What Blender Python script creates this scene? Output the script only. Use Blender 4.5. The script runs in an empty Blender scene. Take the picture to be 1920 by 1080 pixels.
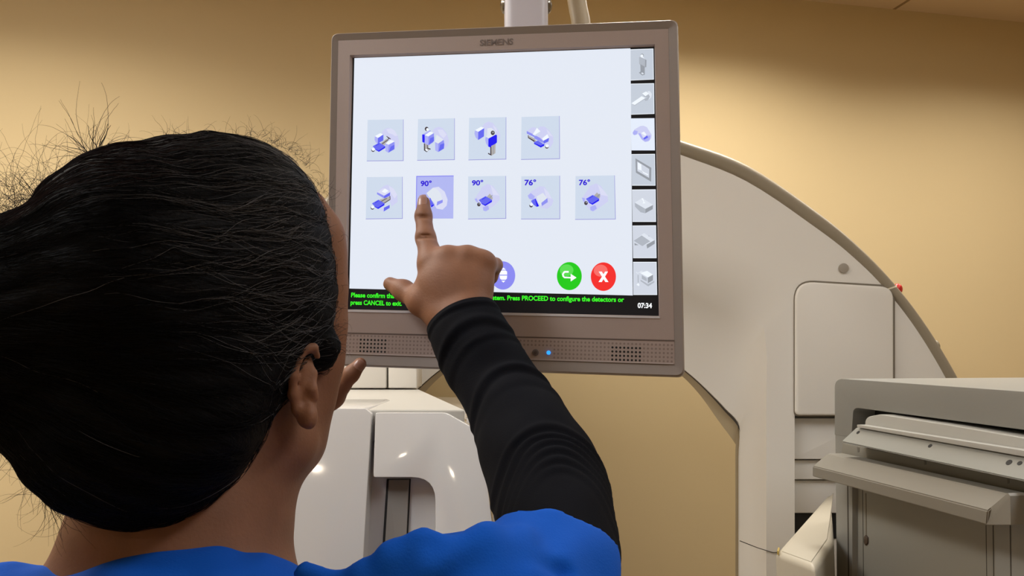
import bpy, bmesh, math, random
import numpy as np
from mathutils import Vector, Matrix

# ------------------------------------------------------------------ camera, world, exposure
FPX, PITCH, CAMZ = 1450.0, math.radians(4.5), 1.55
scene = bpy.context.scene
col = scene.collection
cd = bpy.data.cameras.new('camera'); cam = bpy.data.objects.new('camera', cd); col.objects.link(cam)
cam.location = (0, 0, CAMZ); cam.rotation_euler = (math.radians(90) + PITCH, 0, 0)
cd.sensor_width = 36; cd.lens = FPX * 36 / 1920; cd.clip_start = 0.02
scene.camera = cam
w = bpy.data.worlds.new('world'); scene.world = w; w.use_nodes = True
w.node_tree.nodes['Background'].inputs[0].default_value = (0.75, 0.85, 1.0, 1)
w.node_tree.nodes['Background'].inputs[1].default_value = 0.02
vs = scene.view_settings
vs.view_transform = 'Standard'; vs.look = 'None'; vs.gamma = 1; vs.use_curve_mapping = False
vs.exposure = 0.13
scene.cycles.use_denoising = True
try:
    scene.cycles.denoiser = 'OPENIMAGEDENOISE'
except Exception:
    pass
scene.cycles.max_bounces = 8
scene.cycles.sample_clamp_indirect = 6
# ceiling lamps: (x, y, length, width, yaw, strength, colour)
LAMPS = [
    ('warm', 0.15, 1.00, 0.30, 0.30, 0.0, 12, (1.0, 0.93, 0.82)),
    ('warm', 1.55, 1.15, 0.30, 0.30, 0.0, 4, (1.0, 0.93, 0.82)),
    ('warm', -1.35, 1.05, 0.30, 0.30, 0.0, 30, (1.0, 0.93, 0.82)),
    ('tube', -1.2, 0.25, 1.2, 0.45, 1.571, 15, (0.96, 0.98, 1.0)),
    ('tube', 1.3, 0.15, 1.2, 0.45, 1.571, 11, (0.96, 0.98, 1.0)),
    ('wash', -1.45, 1.40, 0.9, 0.25, 0.197, 20, (1.0, 0.93, 0.82)),
    ('wash', 0.70, 2.14, 0.9, 0.25, 0.197, 19, (1.0, 0.93, 0.82)),
    ('wash', 2.0, 2.30, 0.9, 0.25, 0.197, 12, (1.0, 0.93, 0.82)),
    ('spot', -0.31, -1.77, 0.10, 0.10, 0.3, 70, (1.0, 0.86, 0.66)),
    ('spot', -0.96, -1.77, 0.10, 0.10, 0.3, 70, (1.0, 0.86, 0.66)),
]
CEIL = 2.90

CO = Vector((0, 0, CAMZ))
CF = Vector((0, math.cos(PITCH), math.sin(PITCH)))
CU = Vector((0, -math.sin(PITCH), math.cos(PITCH)))
CR = Vector((1, 0, 0))
def P(px, py, d):
    """world point seen at a photo pixel, d metres ahead of the lens"""
    return CO + CR * ((px - 960) / FPX * d) + CF * d - CU * ((py - 540) / FPX * d)
def ray(px, py):
    return CR * ((px - 960) / FPX) + CF - CU * ((py - 540) / FPX)
def Z(px, py, z):
    """world point at a pixel and at world height z"""
    r = ray(px, py); return CO + r * ((z - CAMZ) / r.z)

# ------------------------------------------------------------------ materials
def lin(c):
    return tuple(((x / 255) / 12.92 if x / 255 <= .04045 else ((x / 255 + .055) / 1.055) ** 2.4) for x in c)
MATS = {}
def mat(name, rgb, rough=.5, metal=0, spec=.5, coat=0, bump=0, bscale=200, bstretch=(1, 1, 1), var=0, vscale=3, emit=None, es=1, sss=0, sheen=0, coords='Object'):
    if name in MATS: return MATS[name]
    m = bpy.data.materials.new(name); m.use_nodes = True; MATS[name] = m
    nt = m.node_tree; b = nt.nodes['Principled BSDF']
    c = lin(rgb)
    b.inputs['Base Color'].default_value = (*c, 1)
    b.inputs['Roughness'].default_value = rough; b.inputs['Metallic'].default_value = metal
    b.inputs['Specular IOR Level'].default_value = spec
    b.inputs['Coat Weight'].default_value = coat; b.inputs['Coat Roughness'].default_value = .06
    if sheen:
        b.inputs['Sheen Weight'].default_value = sheen
    if sss:
        b.inputs['Subsurface Weight'].default_value = sss
        b.inputs['Subsurface Radius'].default_value = (.012, .005, .003)
    if emit:
        b.inputs['Emission Color'].default_value = (*lin(emit), 1); b.inputs['Emission Strength'].default_value = es
    if bump or var:
        tc = nt.nodes.new('ShaderNodeTexCoord')
        mp = nt.nodes.new('ShaderNodeMapping'); mp.inputs['Scale'].default_value = bstretch
        nt.links.new(tc.outputs[coords], mp.inputs[0])
    if bump:
        n = nt.nodes.new('ShaderNodeTexNoise'); n.inputs['Scale'].default_value = bscale; n.inputs['Detail'].default_value = 4
        bp = nt.nodes.new('ShaderNodeBump'); bp.inputs['Strength'].default_value = bump; bp.inputs['Distance'].default_value = .001
        nt.links.new(mp.outputs[0], n.inputs[0]); nt.links.new(n.outputs[0], bp.inputs['Height']); nt.links.new(bp.outputs[0], b.inputs['Normal'])
    if var:
        n2 = nt.nodes.new('ShaderNodeTexNoise'); n2.inputs['Scale'].default_value = vscale; n2.inputs['Detail'].default_value = 3
        r = nt.nodes.new('ShaderNodeValToRGB')
        r.color_ramp.elements[0].color = (*[x * (1 - var) for x in c], 1); r.color_ramp.elements[1].color = (*[min(1, x * (1 + var)) for x in c], 1)
        r.color_ramp.elements[0].position = .3; r.color_ramp.elements[1].position = .7
        nt.links.new(tc.outputs[coords], n2.inputs[0]); nt.links.new(n2.outputs[0], r.inputs[0]); nt.links.new(r.outputs[0], b.inputs['Base Color'])
    return m
def emi(name, rgb, s=1.0):
    """a lit patch of the screen"""
    if name in MATS: return MATS[name]
    m = bpy.data.materials.new(name); m.use_nodes = True; MATS[name] = m
    b = m.node_tree.nodes['Principled BSDF']
    b.inputs['Base Color'].default_value = (.01, .01, .012, 1); b.inputs['Roughness'].default_value = .45
    b.inputs['Specular IOR Level'].default_value = .2
    b.inputs['Emission Color'].default_value = (*lin(rgb), 1); b.inputs['Emission Strength'].default_value = s
    return m

# ------------------------------------------------------------------ object helpers
def tag(o, label=None, cat=None, group=None, kind=None):
    if label: o['label'] = label
    if cat: o['category'] = cat
    if group: o['group'] = group
    if kind: o['kind'] = kind
    return o
def empty(name, loc, label=None, cat=None, group=None):
    o = bpy.data.objects.new(name, None); col.objects.link(o); o.location = loc; o.empty_display_size = .05
    tag(o, label, cat, group); bpy.context.view_layer.update()
    return o
def link(name, me, mats, parent=None, smooth=True):
    o = bpy.data.objects.new(name, me); col.objects.link(o)
    for m in (mats if isinstance(mats, (list, tuple)) else [mats]):
        me.materials.append(m)
    if smooth:
        me.shade_smooth()
    if parent is not None:
        root = parent
        chain = Matrix.Identity(4)
        while root is not None:
            chain = root.matrix_basis @ chain if root.parent is None else root.matrix_parent_inverse @ root.matrix_basis @ chain
            root = root.parent
        o.parent = parent
        o.matrix_parent_inverse = chain.inverted()
    return o
def mesh_of(bm, name='m', sharp=35):
    me = bpy.data.meshes.new(name)
    bmesh.ops.recalc_face_normals(bm, faces=bm.faces)
    for e in bm.edges:
        if len(e.link_faces) == 2 and e.calc_face_angle(0) > math.radians(sharp): e.smooth = False
    bm.to_mesh(me); bm.free(); return me
def pydata(verts, faces, name='m'):
    me = bpy.data.meshes.new(name); me.from_pydata([tuple(v) for v in verts], [], [tuple(f) for f in faces]); me.update(); return me

def rounded(pts, r, seg=6):
    """2-D polygon with rounded corners; r number or list"""
    n = len(pts); out = []
    for i in range(n):
        rr = r[i] if isinstance(r, (list, tuple)) else r
        p0, p, p1 = Vector(pts[i - 1]), Vector(pts[i]), Vector(pts[(i + 1) % n])
        if rr <= 0: out.append(p); continue
        a, b = (p0 - p), (p1 - p)
        la, lb = a.length, b.length; a.normalize(); b.normalize()
        ang = a.angle(b); t = min(rr / max(math.tan(ang / 2), 1e-3), la * .49, lb * .49)
        s, e = p + a * t, p + b * t
        for k in range(seg + 1):
            u = k / seg
            out.append((1 - u) ** 2 * s + 2 * u * (1 - u) * p + u * u * e)
    return out
def add_prism(bm, front, vec, bevel=0, seg=3, mi=0):
    """front: list of world points; vec: extrusion"""
    tmp = bmesh.new()
    a = [tmp.verts.new(p) for p in front]; b = [tmp.verts.new(Vector(p) + vec) for p in front]
    tmp.faces.new(a); tmp.faces.new(b[::-1]); n = len(a)
    for i in range(n):
        tmp.faces.new((a[i], b[i], b[(i + 1) % n], a[(i + 1) % n]))
    bmesh.ops.recalc_face_normals(tmp, faces=tmp.faces)
    if bevel:
        ed = [e for e in tmp.edges if e.calc_face_angle(0) > math.radians(28)]
        bmesh.ops.bevel(tmp, geom=ed, offset=bevel, segments=seg, affect='EDGES', profile=.5, clamp_overlap=True)
    for f in tmp.faces: f.material_index = mi
    me = bpy.data.meshes.new('t'); tmp.to_mesh(me); tmp.free(); bm.from_mesh(me); bpy.data.meshes.remove(me)
def prism(name, front, vec, m, parent, bevel=0, seg=3, sharp=35):
    bm = bmesh.new(); add_prism(bm, front, vec, bevel, seg); return link(name, mesh_of(bm, name, sharp), m, parent)
def add_box(bm, c, s, rot=None, bevel=0, mi=0):
    c = Vector(c); rot = rot or Matrix.Identity(3)
    x, y, z = s[0] / 2, s[1] / 2, s[2] / 2
    fr = [c + rot @ Vector(p) for p in ((-x, -y, -z), (x, -y, -z), (x, -y, z), (-x, -y, z))]
    add_prism(bm, fr, rot @ Vector((0, s[1], 0)), bevel, 2, mi)
def box(name, c, s, m, parent, rot=None, bevel=0):
    bm = bmesh.new(); add_box(bm, c, s, rot, bevel); return link(name, mesh_of(bm, name), m, parent)
def add_tube(bm, pts, r, seg=16, cap=True):
    pts = [Vector(p) for p in pts]; n = len(pts); rs = r if isinstance(r, (list, tuple)) else [r] * n
    rings = []; up = None
    for i, p in enumerate(pts):
        t = (pts[min(i + 1, n - 1)] - pts[max(i - 1, 0)]).normalized()
        if up is None:
            up = t.orthogonal().normalized()
        up = (up - t * up.dot(t)).normalized(); sd = t.cross(up)
        rings.append([bm.verts.new(p + (up * math.cos(a) + sd * math.sin(a)) * rs[i]) for a in [2 * math.pi * k / seg for k in range(seg)]])
    for i in range(n - 1):
        for k in range(seg):
            bm.faces.new((rings[i][k], rings[i][(k + 1) % seg], rings[i + 1][(k + 1) % seg], rings[i + 1][k]))
    if cap:
        bm.faces.new(rings[0][::-1]); bm.faces.new(rings[-1])
def tube(name, pts, r, m, parent, seg=20):
    bm = bmesh.new(); add_tube(bm, pts, r, seg); return link(name, mesh_of(bm, name, 50), m, parent)
def catmull(pts, k):
    pts = [np.array(p, float) for p in pts]; n = len(pts); out = []
    for i in range(n - 1):
        p0, p1, p2, p3 = pts[max(i - 1, 0)], pts[i], pts[i + 1], pts[min(i + 2, n - 1)]
        for j in range(k):
            t = j / k
            out.append(.5 * (2 * p1 + (p2 - p0) * t + (2 * p0 - 5 * p1 + 4 * p2 - p3) * t * t + (3 * p1 - p0 - 3 * p2 + p3) * t ** 3))
    out.append(pts[-1]); return out
def strips(name, lists, m, parent, sharp=40):
    """quad surface over equally long lists of world points"""
    vs_, fs = [], []; n = len(lists[0])
    for l in lists: vs_ += [tuple(p) for p in l]
    for j in range(len(lists) - 1):
        for i in range(n - 1):
            fs.append((j * n + i, j * n + i + 1, (j + 1) * n + i + 1, (j + 1) * n + i))
    bm = bmesh.new(); me = pydata(vs_, fs); bm.from_mesh(me)
    bmesh.ops.remove_doubles(bm, verts=bm.verts, dist=1e-5)
    return link(name, mesh_of(bm, name, sharp), m, parent)

class Frame:
    """a plane in the room; px() finds where a sight line meets it"""
    def __init__(s, o, ex, n):
        s.o, s.n = Vector(o), Vector(n).normalized()
        s.ex = (Vector(ex) - s.n * Vector(ex).dot(s.n)).normalized(); s.ey = s.n.cross(s.ex)
    def hit(s, px, py, off=0):
        r = ray(px, py); o = s.o + s.n * off
        return CO + r * ((o - CO).dot(s.n) / r.dot(s.n))
    def px(s, px, py, off=0):
        d = s.hit(px, py, off) - s.o
        return Vector((d.dot(s.ex), d.dot(s.ey)))
    def w(s, u, v, off=0):
        return s.o + s.ex * u + s.ey * v + s.n * off

# ------------------------------------------------------------------ signed-distance bodies, meshed by surface nets
class SDF:
    def __init__(s, lo, hi, h):
        s.lo = np.array(lo, float); s.h = h
        s.n = np.ceil((np.array(hi) - s.lo) / h).astype(int) + 1
        s.F = np.full(s.n, .05, np.float32)
    def _sub(s, lo, hi):
        a = np.clip(np.floor((lo - s.lo) / s.h).astype(int), 0, s.n); b = np.clip(np.ceil((hi - s.lo) / s.h).astype(int) + 1, 0, s.n)
        if (b <= a).any(): return None
        ax = [(s.lo[i] + s.h * np.arange(a[i], b[i])).astype(np.float32) for i in range(3)]
        X, Y, Zz = np.meshgrid(*ax, indexing='ij')
        return tuple(slice(a[i], b[i]) for i in range(3)), np.stack([X, Y, Zz], -1)
    def _merge(s, sl, d, k):
        f = s.F[sl]
        if k <= 0: s.F[sl] = np.minimum(f, d); return
        hh = np.maximum(k - np.abs(f - d), 0) / k
        s.F[sl] = np.minimum(f, d) - hh * hh * k * .25
    def cone(s, a, b, ra, rb, k=.01, cut=False):
        a, b = np.array(a, float), np.array(b, float); m = max(ra, rb) + .05
        q = s._sub(np.minimum(a, b) - m, np.maximum(a, b) + m)
        if q is None: return s
        sl, p = q; ab = (b - a); t = np.clip(((p - a.astype(np.float32)) @ ab.astype(np.float32)) / max(ab @ ab, 1e-12), 0, 1)
        d = np.linalg.norm(p - (a + t[..., None] * ab).astype(np.float32), axis=-1) - (ra + (rb - ra) * t)
        if cut:
            f = s.F[sl]; d = -d; hh = np.maximum(k - np.abs(f - d), 0) / max(k, 1e-6); s.F[sl] = np.maximum(f, d) + hh * hh * k * .25
        else: s._merge(sl, d, k)
        return s
    def chain(s, pts, rs, k=.01, cut=False):
        for i in range(len(pts) - 1): s.cone(pts[i], pts[i + 1], rs[i], rs[i + 1], k, cut)
        return s
    def ell(s, c, r, M=None, k=.01, cut=False):
        c = np.array(c, float); r = np.array(r, float); m = r.max() + .05
        q = s._sub(c - m, c + m)
        if q is None: return s
        sl, p = q; p = (p - c.astype(np.float32))
        if M is not None: p = p @ np.array(M, np.float32)     # columns of M = local axes
        k0 = np.linalg.norm(p / r, axis=-1); k1 = np.linalg.norm(p / (r * r), axis=-1)
        d = k0 * (k0 - 1) / np.maximum(k1, 1e-6)
        if cut:
            f = s.F[sl]; d = -d; hh = np.maximum(k - np.abs(f - d), 0) / max(k, 1e-6); s.F[sl] = np.maximum(f, d) + hh * hh * k * .25
        else: s._merge(sl, d, k)
        return s
    def grid(s):
        ax = [(s.lo[i] + s.h * np.arange(s.n[i])).astype(np.float32) for i in range(3)]
        return np.meshgrid(*ax, indexing='ij')
    def halfspace(s, o, n):
        """keep the side the normal points away from"""
        X, Y, Zz = s.grid(); n = np.array(n, float); n /= np.linalg.norm(n)
        d = (X - o[0]) * n[0] + (Y - o[1]) * n[1] + (Zz - o[2]) * n[2]
        s.F = np.maximum(s.F, d.astype(np.float32)); return s
    def mesh(s, name='m', smooth=2):
        F, h = s.F, s.h; S = F < 0; n = s.n
        c = np.zeros(n - 1, np.int8)
        for i in (0, 1):
            for j in (0, 1):
                for k in (0, 1):
                    c += S[i:n[0] - 1 + i, j:n[1] - 1 + j, k:n[2] - 1 + k]
        act = (c > 0) & (c < 8); idx = np.argwhere(act); vid = np.full(act.shape, -1, np.int32); vid[act] = np.arange(len(idx))
        acc = np.zeros((len(idx), 3)); cnt = np.zeros(len(idx))
        cor = [(i, j, k) for i in (0, 1) for j in (0, 1) for k in (0, 1)]
        val = {q: F[idx[:, 0] + q[0], idx[:, 1] + q[1], idx[:, 2] + q[2]].astype(float) for q in cor}
        for q in cor:
            for ax in range(3):
                if q[ax] == 0:
                    r = list(q); r[ax] = 1; r = tuple(r); a, b = val[q], val[r]
                    m = (a < 0) != (b < 0); t = np.where(m, a / np.where(a - b == 0, 1, a - b), 0)
                    p = np.array(q, float)[None].repeat(len(idx), 0); p[:, ax] += t
                    acc[m] += p[m]; cnt[m] += 1
        V = s.lo + (idx + acc / np.maximum(cnt, 1)[:, None]) * h
        quads = []
        for ax in range(3):
            o1, o2 = (ax + 1) % 3, (ax + 2) % 3
            sl0 = [slice(None)] * 3; sl1 = [slice(None)] * 3; sl0[ax] = slice(0, -1); sl1[ax] = slice(1, None)
            A, B = S[tuple(sl0)], S[tuple(sl1)]
            e = np.argwhere(A != B)
            e = e[(e[:, o1] > 0) & (e[:, o2] > 0) & (e[:, o1] < n[o1] - 1) & (e[:, o2] < n[o2] - 1)]
            fl = A[e[:, 0], e[:, 1], e[:, 2]]
            def g(d1, d2):
                f = e.copy(); f[:, o1] -= d1; f[:, o2] -= d2; return vid[f[:, 0], f[:, 1], f[:, 2]]
            q = np.stack([g(1, 1), g(0, 1), g(0, 0), g(1, 0)], 1)
            q[~fl] = q[~fl][:, ::-1]; quads.append(q)
        Q = np.concatenate(quads); Q = Q[(Q >= 0).all(1)]
        for _ in range(smooth):
            W = np.zeros_like(V); N = np.zeros(len(V))
            for a, b in ((0, 1), (1, 2), (2, 3), (3, 0)):
                np.add.at(W, Q[:, a], V[Q[:, b]]); np.add.at(N, Q[:, a], 1)
            V = V * .4 + .6 * W / np.maximum(N, 1)[:, None]
        me = bpy.data.meshes.new(name)
        me.vertices.add(len(V)); me.vertices.foreach_set('co', V.astype(np.float32).ravel())
        me.loops.add(Q.size); me.loops.foreach_set('vertex_index', Q.astype(np.int32).ravel())
        me.polygons.add(len(Q)); me.polygons.foreach_set('loop_start', np.arange(0, Q.size, 4, dtype=np.int32))
        me.update(calc_edges=True); me.validate()
        return me
def join_meshes(ms, name):
    bm = bmesh.new()
    for m in ms: bm.from_mesh(m)
    me = bpy.data.meshes.new(name); bm.to_mesh(me); bm.free(); return me
# ------------------------------------------------------------------ the room
WALLM = mat('wall_paint', (204, 184, 144), rough=.75, spec=.25, bump=.12, bscale=350)
CEILM = bpy.data.materials.new('ceiling_tile'); CEILM.use_nodes = True
def ceiling_material():
    nt = CEILM.node_tree; b = nt.nodes['Principled BSDF']; b.inputs['Roughness'].default_value = .9
    tc = nt.nodes.new('ShaderNodeTexCoord'); mp = nt.nodes.new('ShaderNodeMapping'); mp.vector_type = 'POINT'
    mp.inputs['Rotation'].default_value = (0, 0, math.radians(-11.3)); mp.inputs['Location'].default_value = (.02, .13, 0)
    br = nt.nodes.new('ShaderNodeTexBrick'); br.offset = 0; br.inputs['Scale'].default_value = 1
    br.inputs['Brick Width'].default_value = .70; br.inputs['Row Height'].default_value = .70
    br.inputs['Mortar Size'].default_value = .008; br.inputs['Mortar Smooth'].default_value = .1
    br.inputs['Color1'].default_value = (*lin((214, 190, 158)), 1); br.inputs['Color2'].default_value = (*lin((210, 187, 155)), 1)
    br.inputs['Mortar'].default_value = (*lin((150, 124, 88)), 1)
    nt.links.new(tc.outputs['Object'], mp.inputs[0]); nt.links.new(mp.outputs[0], br.inputs[0]); nt.links.new(br.outputs[0], b.inputs['Base Color'])
ceiling_material()
WA, WB = Z(1500, 0, CEIL), Z(1920, 42, CEIL)
WD = (WB - WA); WD.z = 0; WD.normalize()           # along the back wall
WN = Vector((WD.y, -WD.x, 0))                       # into the room
def wpt(x, z):
    """point of the back wall at world x"""
    return Vector((x, WA.y + (x - WA.x) * WD.y / WD.x, z))
XL, XR, YB = -2.6, 3.1, -2.4
def slab(name, pts, vec, m):
    o = prism(name, pts, vec, m, None); o['kind'] = 'structure'; return o
slab('wall_back', [wpt(XL, 0), wpt(XR, 0), wpt(XR, CEIL), wpt(XL, CEIL)], -WN * .1, WALLM)
slab('wall_left', [Vector((XL, YB, 0)), Vector((XL, wpt(XL, 0).y, 0)), Vector((XL, wpt(XL, 0).y, CEIL)), Vector((XL, YB, CEIL))], Vector((-.1, 0, 0)), WALLM)
slab('wall_right', [Vector((XR, YB, 0)), Vector((XR, wpt(XR, 0).y, 0)), Vector((XR, wpt(XR, 0).y, CEIL)), Vector((XR, YB, CEIL))], Vector((.1, 0, 0)), WALLM)
slab('wall_front', [Vector((XL, YB, 0)), Vector((XR, YB, 0)), Vector((XR, YB, CEIL)), Vector((XL, YB, CEIL))], Vector((0, -.1, 0)), WALLM)
foot = [Vector((XL - .1, YB - .1, 0)), Vector((XR + .1, YB - .1, 0)), wpt(XR + .1, 0) - WN * .1, wpt(XL - .1, 0) - WN * .1]
slab('floor', foot, Vector((0, 0, -.1)), mat('floor_vinyl', (150, 128, 100), rough=.45, var=.08, vscale=6))
slab('ceiling', [p + Vector((0, 0, CEIL)) for p in foot], Vector((0, 0, .1)), CEILM)
bbm = mat('baseboard_vinyl', (70, 60, 50), rough=.5)
slab('baseboard_back', [wpt(XL, 0) + WN * .002, wpt(XR, 0) + WN * .002, wpt(XR, .1) + WN * .002, wpt(XL, .1) + WN * .002], WN * .012, bbm)

FIXM = mat('lamp_frame', (225, 222, 215), rough=.4)
for i, (kind, x, y, L, W_, yaw, s, c) in enumerate(LAMPS):
    where = ['over the woman, the middle of the three', 'to the right over the grey detector', 'to the left of the woman', 'above the woman on the left', 'above the camera on the right',
             'near the back wall on the left', 'over the gantry in the middle of the back row', 'near the back wall on the right', 'behind the camera towards the room centre', 'behind the camera towards the left wall'][i]
    kw = dict(warm='small square warm', tube='wide white', wash='narrow long warm', spot='tiny square')[kind]
    t = empty('ceiling_light', (x, y, CEIL), kw + ' recessed ceiling light ' + where, 'ceiling light', dict(warm='warm square downlights', tube='wide white ceiling panels', wash='narrow ceiling panels along the back wall', spot='tiny square spotlights')[kind])
    rot = Matrix.Rotation(yaw, 3, 'Z')
    bm = bmesh.new()
    for sx, sy, lx, ly in ((0, 1, L + .04, .02), (0, -1, L + .04, .02), (1, 0, .02, W_), (-1, 0, .02, W_)):
        add_box(bm, Vector((x, y, CEIL - .012)) + rot @ Vector((sx * (L / 2 + .01), sy * (W_ / 2 + .01), 0)), (lx, ly, .024), rot)
    link('frame', mesh_of(bm), FIXM, t)
    m = bpy.data.materials.new('lamp_glow'); m.use_nodes = True
    b = m.node_tree.nodes['Principled BSDF']; b.inputs['Emission Color'].default_value = (*c, 1); b.inputs['Emission Strength'].default_value = s
    if kind == 'wash':      # louvred fitting: the lamp shines down in a limited cone
        b.inputs['Emission Strength'].default_value = 1.0
        ld = bpy.data.lights.new('lamp', 'AREA'); ld.shape = 'RECTANGLE'; ld.size = L; ld.size_y = W_; ld.energy = s; ld.color = c; ld.spread = math.radians(143)
        lo = bpy.data.objects.new('lamp', ld); col.objects.link(lo); lo.parent = t; lo.location = (0, 0, -.03); lo.rotation_euler = (0, 0, yaw)
    box('diffuser', (x, y, CEIL - .009), (L, W_, .006), m, t, rot)

# ------------------------------------------------------------------ gantry
SHELL = mat('shell_white', (222, 218, 210), rough=.42, spec=.4, bump=.03, bscale=500)
RIMM = mat('bumper_grey', (150, 140, 122), rough=.4, spec=.4)
SEAM = mat('seam_dark', (70, 66, 60), rough=.7)
BLACK = mat('black_gap', (16, 15, 15), rough=.6)
GD = 1.95
GX = (1063 - 960) / FPX * GD
gantry = empty('scanner_gantry', (GX, GD + .2, 0), 'large white ring-shaped scanner gantry with grey bumper rim against the tan wall', 'medical scanner')
GF = Frame((GX, GD, CAMZ), (1, 0, 0), (0, -1, 0))
outer = [(1063, 240), (1180, 258), (1278, 291), (1400, 340), (1530, 427), (1600, 482), (1660, 542), (1720, 620), (1775, 712), (1812, 790), (1840, 900), (1856, 1400)]
silh = [(1063, 214), (1180, 230), (1278, 261), (1400, 306), (1530, 393), (1612, 462), (1680, 534), (1740, 614), (1800, 715), (1838, 800), (1868, 920), (1884, 1400)]
edge = [(1063, 400), (1180, 410), (1290, 440), (1380, 470), (1450, 510), (1480, 560), (1490, 640), (1490, 784), (1490, 862), (1490, 950), (1490, 1100), (1490, 1400)]
crease = [(1063, 470), (1180, 480), (1280, 508), (1350, 530), (1400, 556), (1428, 596), (1437, 660), (1437, 760), (1437, 850), (1437, 950), (1437, 1100), (1437, 1400)]
bore = [(1063, 600), (1150, 612), (1215, 640), (1283, 693), (1310, 716), (1335, 740), (1360, 766), (1388, 800), (1388, 860), (1388, 950), (1388, 1100), (1388, 1400)]
bback = [(1063, 622), (1150, 634), (1212, 656), (1272, 700), (1296, 722), (1318, 748), (1345, 786), (1388, 848), (1400, 900), (1400, 960), (1400, 1100), (1400, 1400)]
NSUB = 5
def glist(px, off, mirror=False, sc=1):
    out = []
    for k_, q in enumerate(catmull(px, NSUB)):
        p = GF.hit(q[0], q[1], off)
        if k_ == 0: p.x = GX
        if mirror: p.x = GX - (p.x - GX) * sc
        p.z = max(p.z, .12); out.append(p)
    return out
for mir, sc in ((False, 1), (True, 1.04)):
    L_ = lambda px, off: glist(px, off, mir, sc)
    low = [0 if i <= 7 else 1 for i in range(len(edge))]
    e1 = L_(edge, 0); rec = []
    for i, (a, b) in enumerate(zip(L_([(p[0] + 1.5, p[1]) for p in edge], 0), L_(edge, -.07))):
        rec.append(a if i < 7 * NSUB or mir else Vector((a.x, GD + .07, a.z)))
    o1 = L_(outer, 0); o1b = o1
    def lerp_(t, off, px, bk):
        out = []
        for i, (a, c, q) in enumerate(zip(o1, e1, L_([(px, p[1]) for p in edge], 0))):
            out.append(a + (c - a) * t if i < 7 * NSUB or mir else Vector((q.x, GD + bk, q.z)))
        return out
    r2, r3 = lerp_(.3, 0, 1672, 0), lerp_(.5, 0, 1664, .07)
    c1, b1 = L_(crease, 0), L_(bore, -.10)
    mid = [c * .75 + b * .25 + Vector((0, .018, 0)) for c, b in zip(c1, b1)]; mid2 = [c * .4 + b * .6 + Vector((0, .022, 0)) for c, b in zip(c1, b1)]
    strips('front_shell', [o1b, r2, r3, rec, e1, c1, mid, mid2, b1, [p + Vector((0, .02, 0)) for p in b1]], SHELL, gantry, sharp=50)
    sm = L_(silh, 0)
    rim = []
    for k in range(9):
        t = k / 8; a = math.pi * t * .5
        rim.append([o + (s_ - o) * math.sin(a) + Vector((0, -.028 * math.sin(2 * a) if t < .5 else -.028 * math.sin(2 * a), 0)) + Vector((0, .03 * t, 0)) for o, s_ in zip(o1, sm)])
    rim.append([s_ + Vector((0, .12, 0)) for s_ in sm]); rim.append([s_ + Vector((0, .42, 0)) for s_ in sm])
    strips('bumper_rim', [[p + Vector((0, .012, 0)) for p in o1]] + rim, RIMM, gantry, sharp=70)
    if not mir:
        k6 = 6 * NSUB
        jr = [[r[k6] + (r[k6 + 1] - r[k6]) * t + ((r[k6] - o1[k6]) * .02 if j_ > 1 else Vector()) + Vector((0, -.0012, 0)) for t in (0, .16)] for j_, r in enumerate(rim[:9])]
        strips('rim_joint', jr, mat('joint_light', (232, 222, 198), rough=.4), gantry)
    bb = L_(bback, -.125); bb2 = [p + Vector((0, .06, 0)) + (p - Vector((GX, p.y, .9))) * .10 for p in bb]
    seamrow = [p + Vector((0, .006, 0)) for p in L_(bore, -.102)]
    strips('bore_seam', [[p + (q - p) * -.03 for p, q in zip(seamrow, bb)], [p + (q - p) * .16 for p, q in zip(seamrow, bb)]], SEAM, gantry)
    strips('bore_liner', [[p + (q - p) * -.4 + Vector((0, .012, 0)) for p, q in zip(seamrow, bb)], bb, bb2], mat('liner_tan', (172, 156, 126), rough=.5), gantry)
# access panel, cap, seams, lamp
pan = rounded([(1492, 779), (1492, 527), (1676, 538), (1676, 720), (1676, 779)], [10, 34, 26, 3, 10], 8)
bm = bmesh.new(); add_prism(bm, [GF.hit(x, y, .012) for x, y in pan], Vector((0, .012, 0)), .005)
link('access_panel', mesh_of(bm), SHELL, gantry)
bm = bmesh.new(); pan2 = rounded([(1489, 781), (1489, 524), (1678, 535), (1678, 720), (1678, 781)], [10, 36, 28, 3, 10], 8)
add_prism(bm, [GF.hit(x, y, .003) for x, y in pan2], Vector((0, .003, 0))); link('panel_seam', mesh_of(bm), mat('seam_tan', (120, 112, 98), rough=.7), gantry)
c0 = GF.px(1581, 503)
prism('round_cap', [GF.w(c0.x + .0125 * math.cos(a), c0.y + .0125 * math.sin(a), .005) for a in [k * math.pi / 16 for k in range(32)]], Vector((0, .006, 0)), mat('cap_grey', (150, 142, 130), rough=.5), gantry, .001)
# column foot seam, lower recessed plates and gap
bm = bmesh.new()
sp = [GF.hit(x, y, .002) for x, y in ((1387, 1014), (1420, 1027), (1449, 1036), (1491, 1036))]
add_tube(bm, sp, .0011, 6); link('column_seam', mesh_of(bm), SEAM, gantry)
RC = Frame((GX, GD + .07, CAMZ), (1, 0, 0), (0, -1, 0))
for y0, y1, off in ((784, 861, .045), (863, 899, .03), (901, 962, .015)):
    prism('cover_step', [RC.hit(x, y, off) for x, y in rounded([(1487, y0), (1640, y0), (1640, y1), (1487, y1)], 2)], Vector((0, off, 0)), SHELL, gantry, .003)
prism('shadow_gap', [RC.hit(x, y, .003) for x, y in ((1488, 962), (1600, 962), (1600, 1010), (1488, 1010))], Vector((0, .004, 0)), BLACK, gantry)
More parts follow.
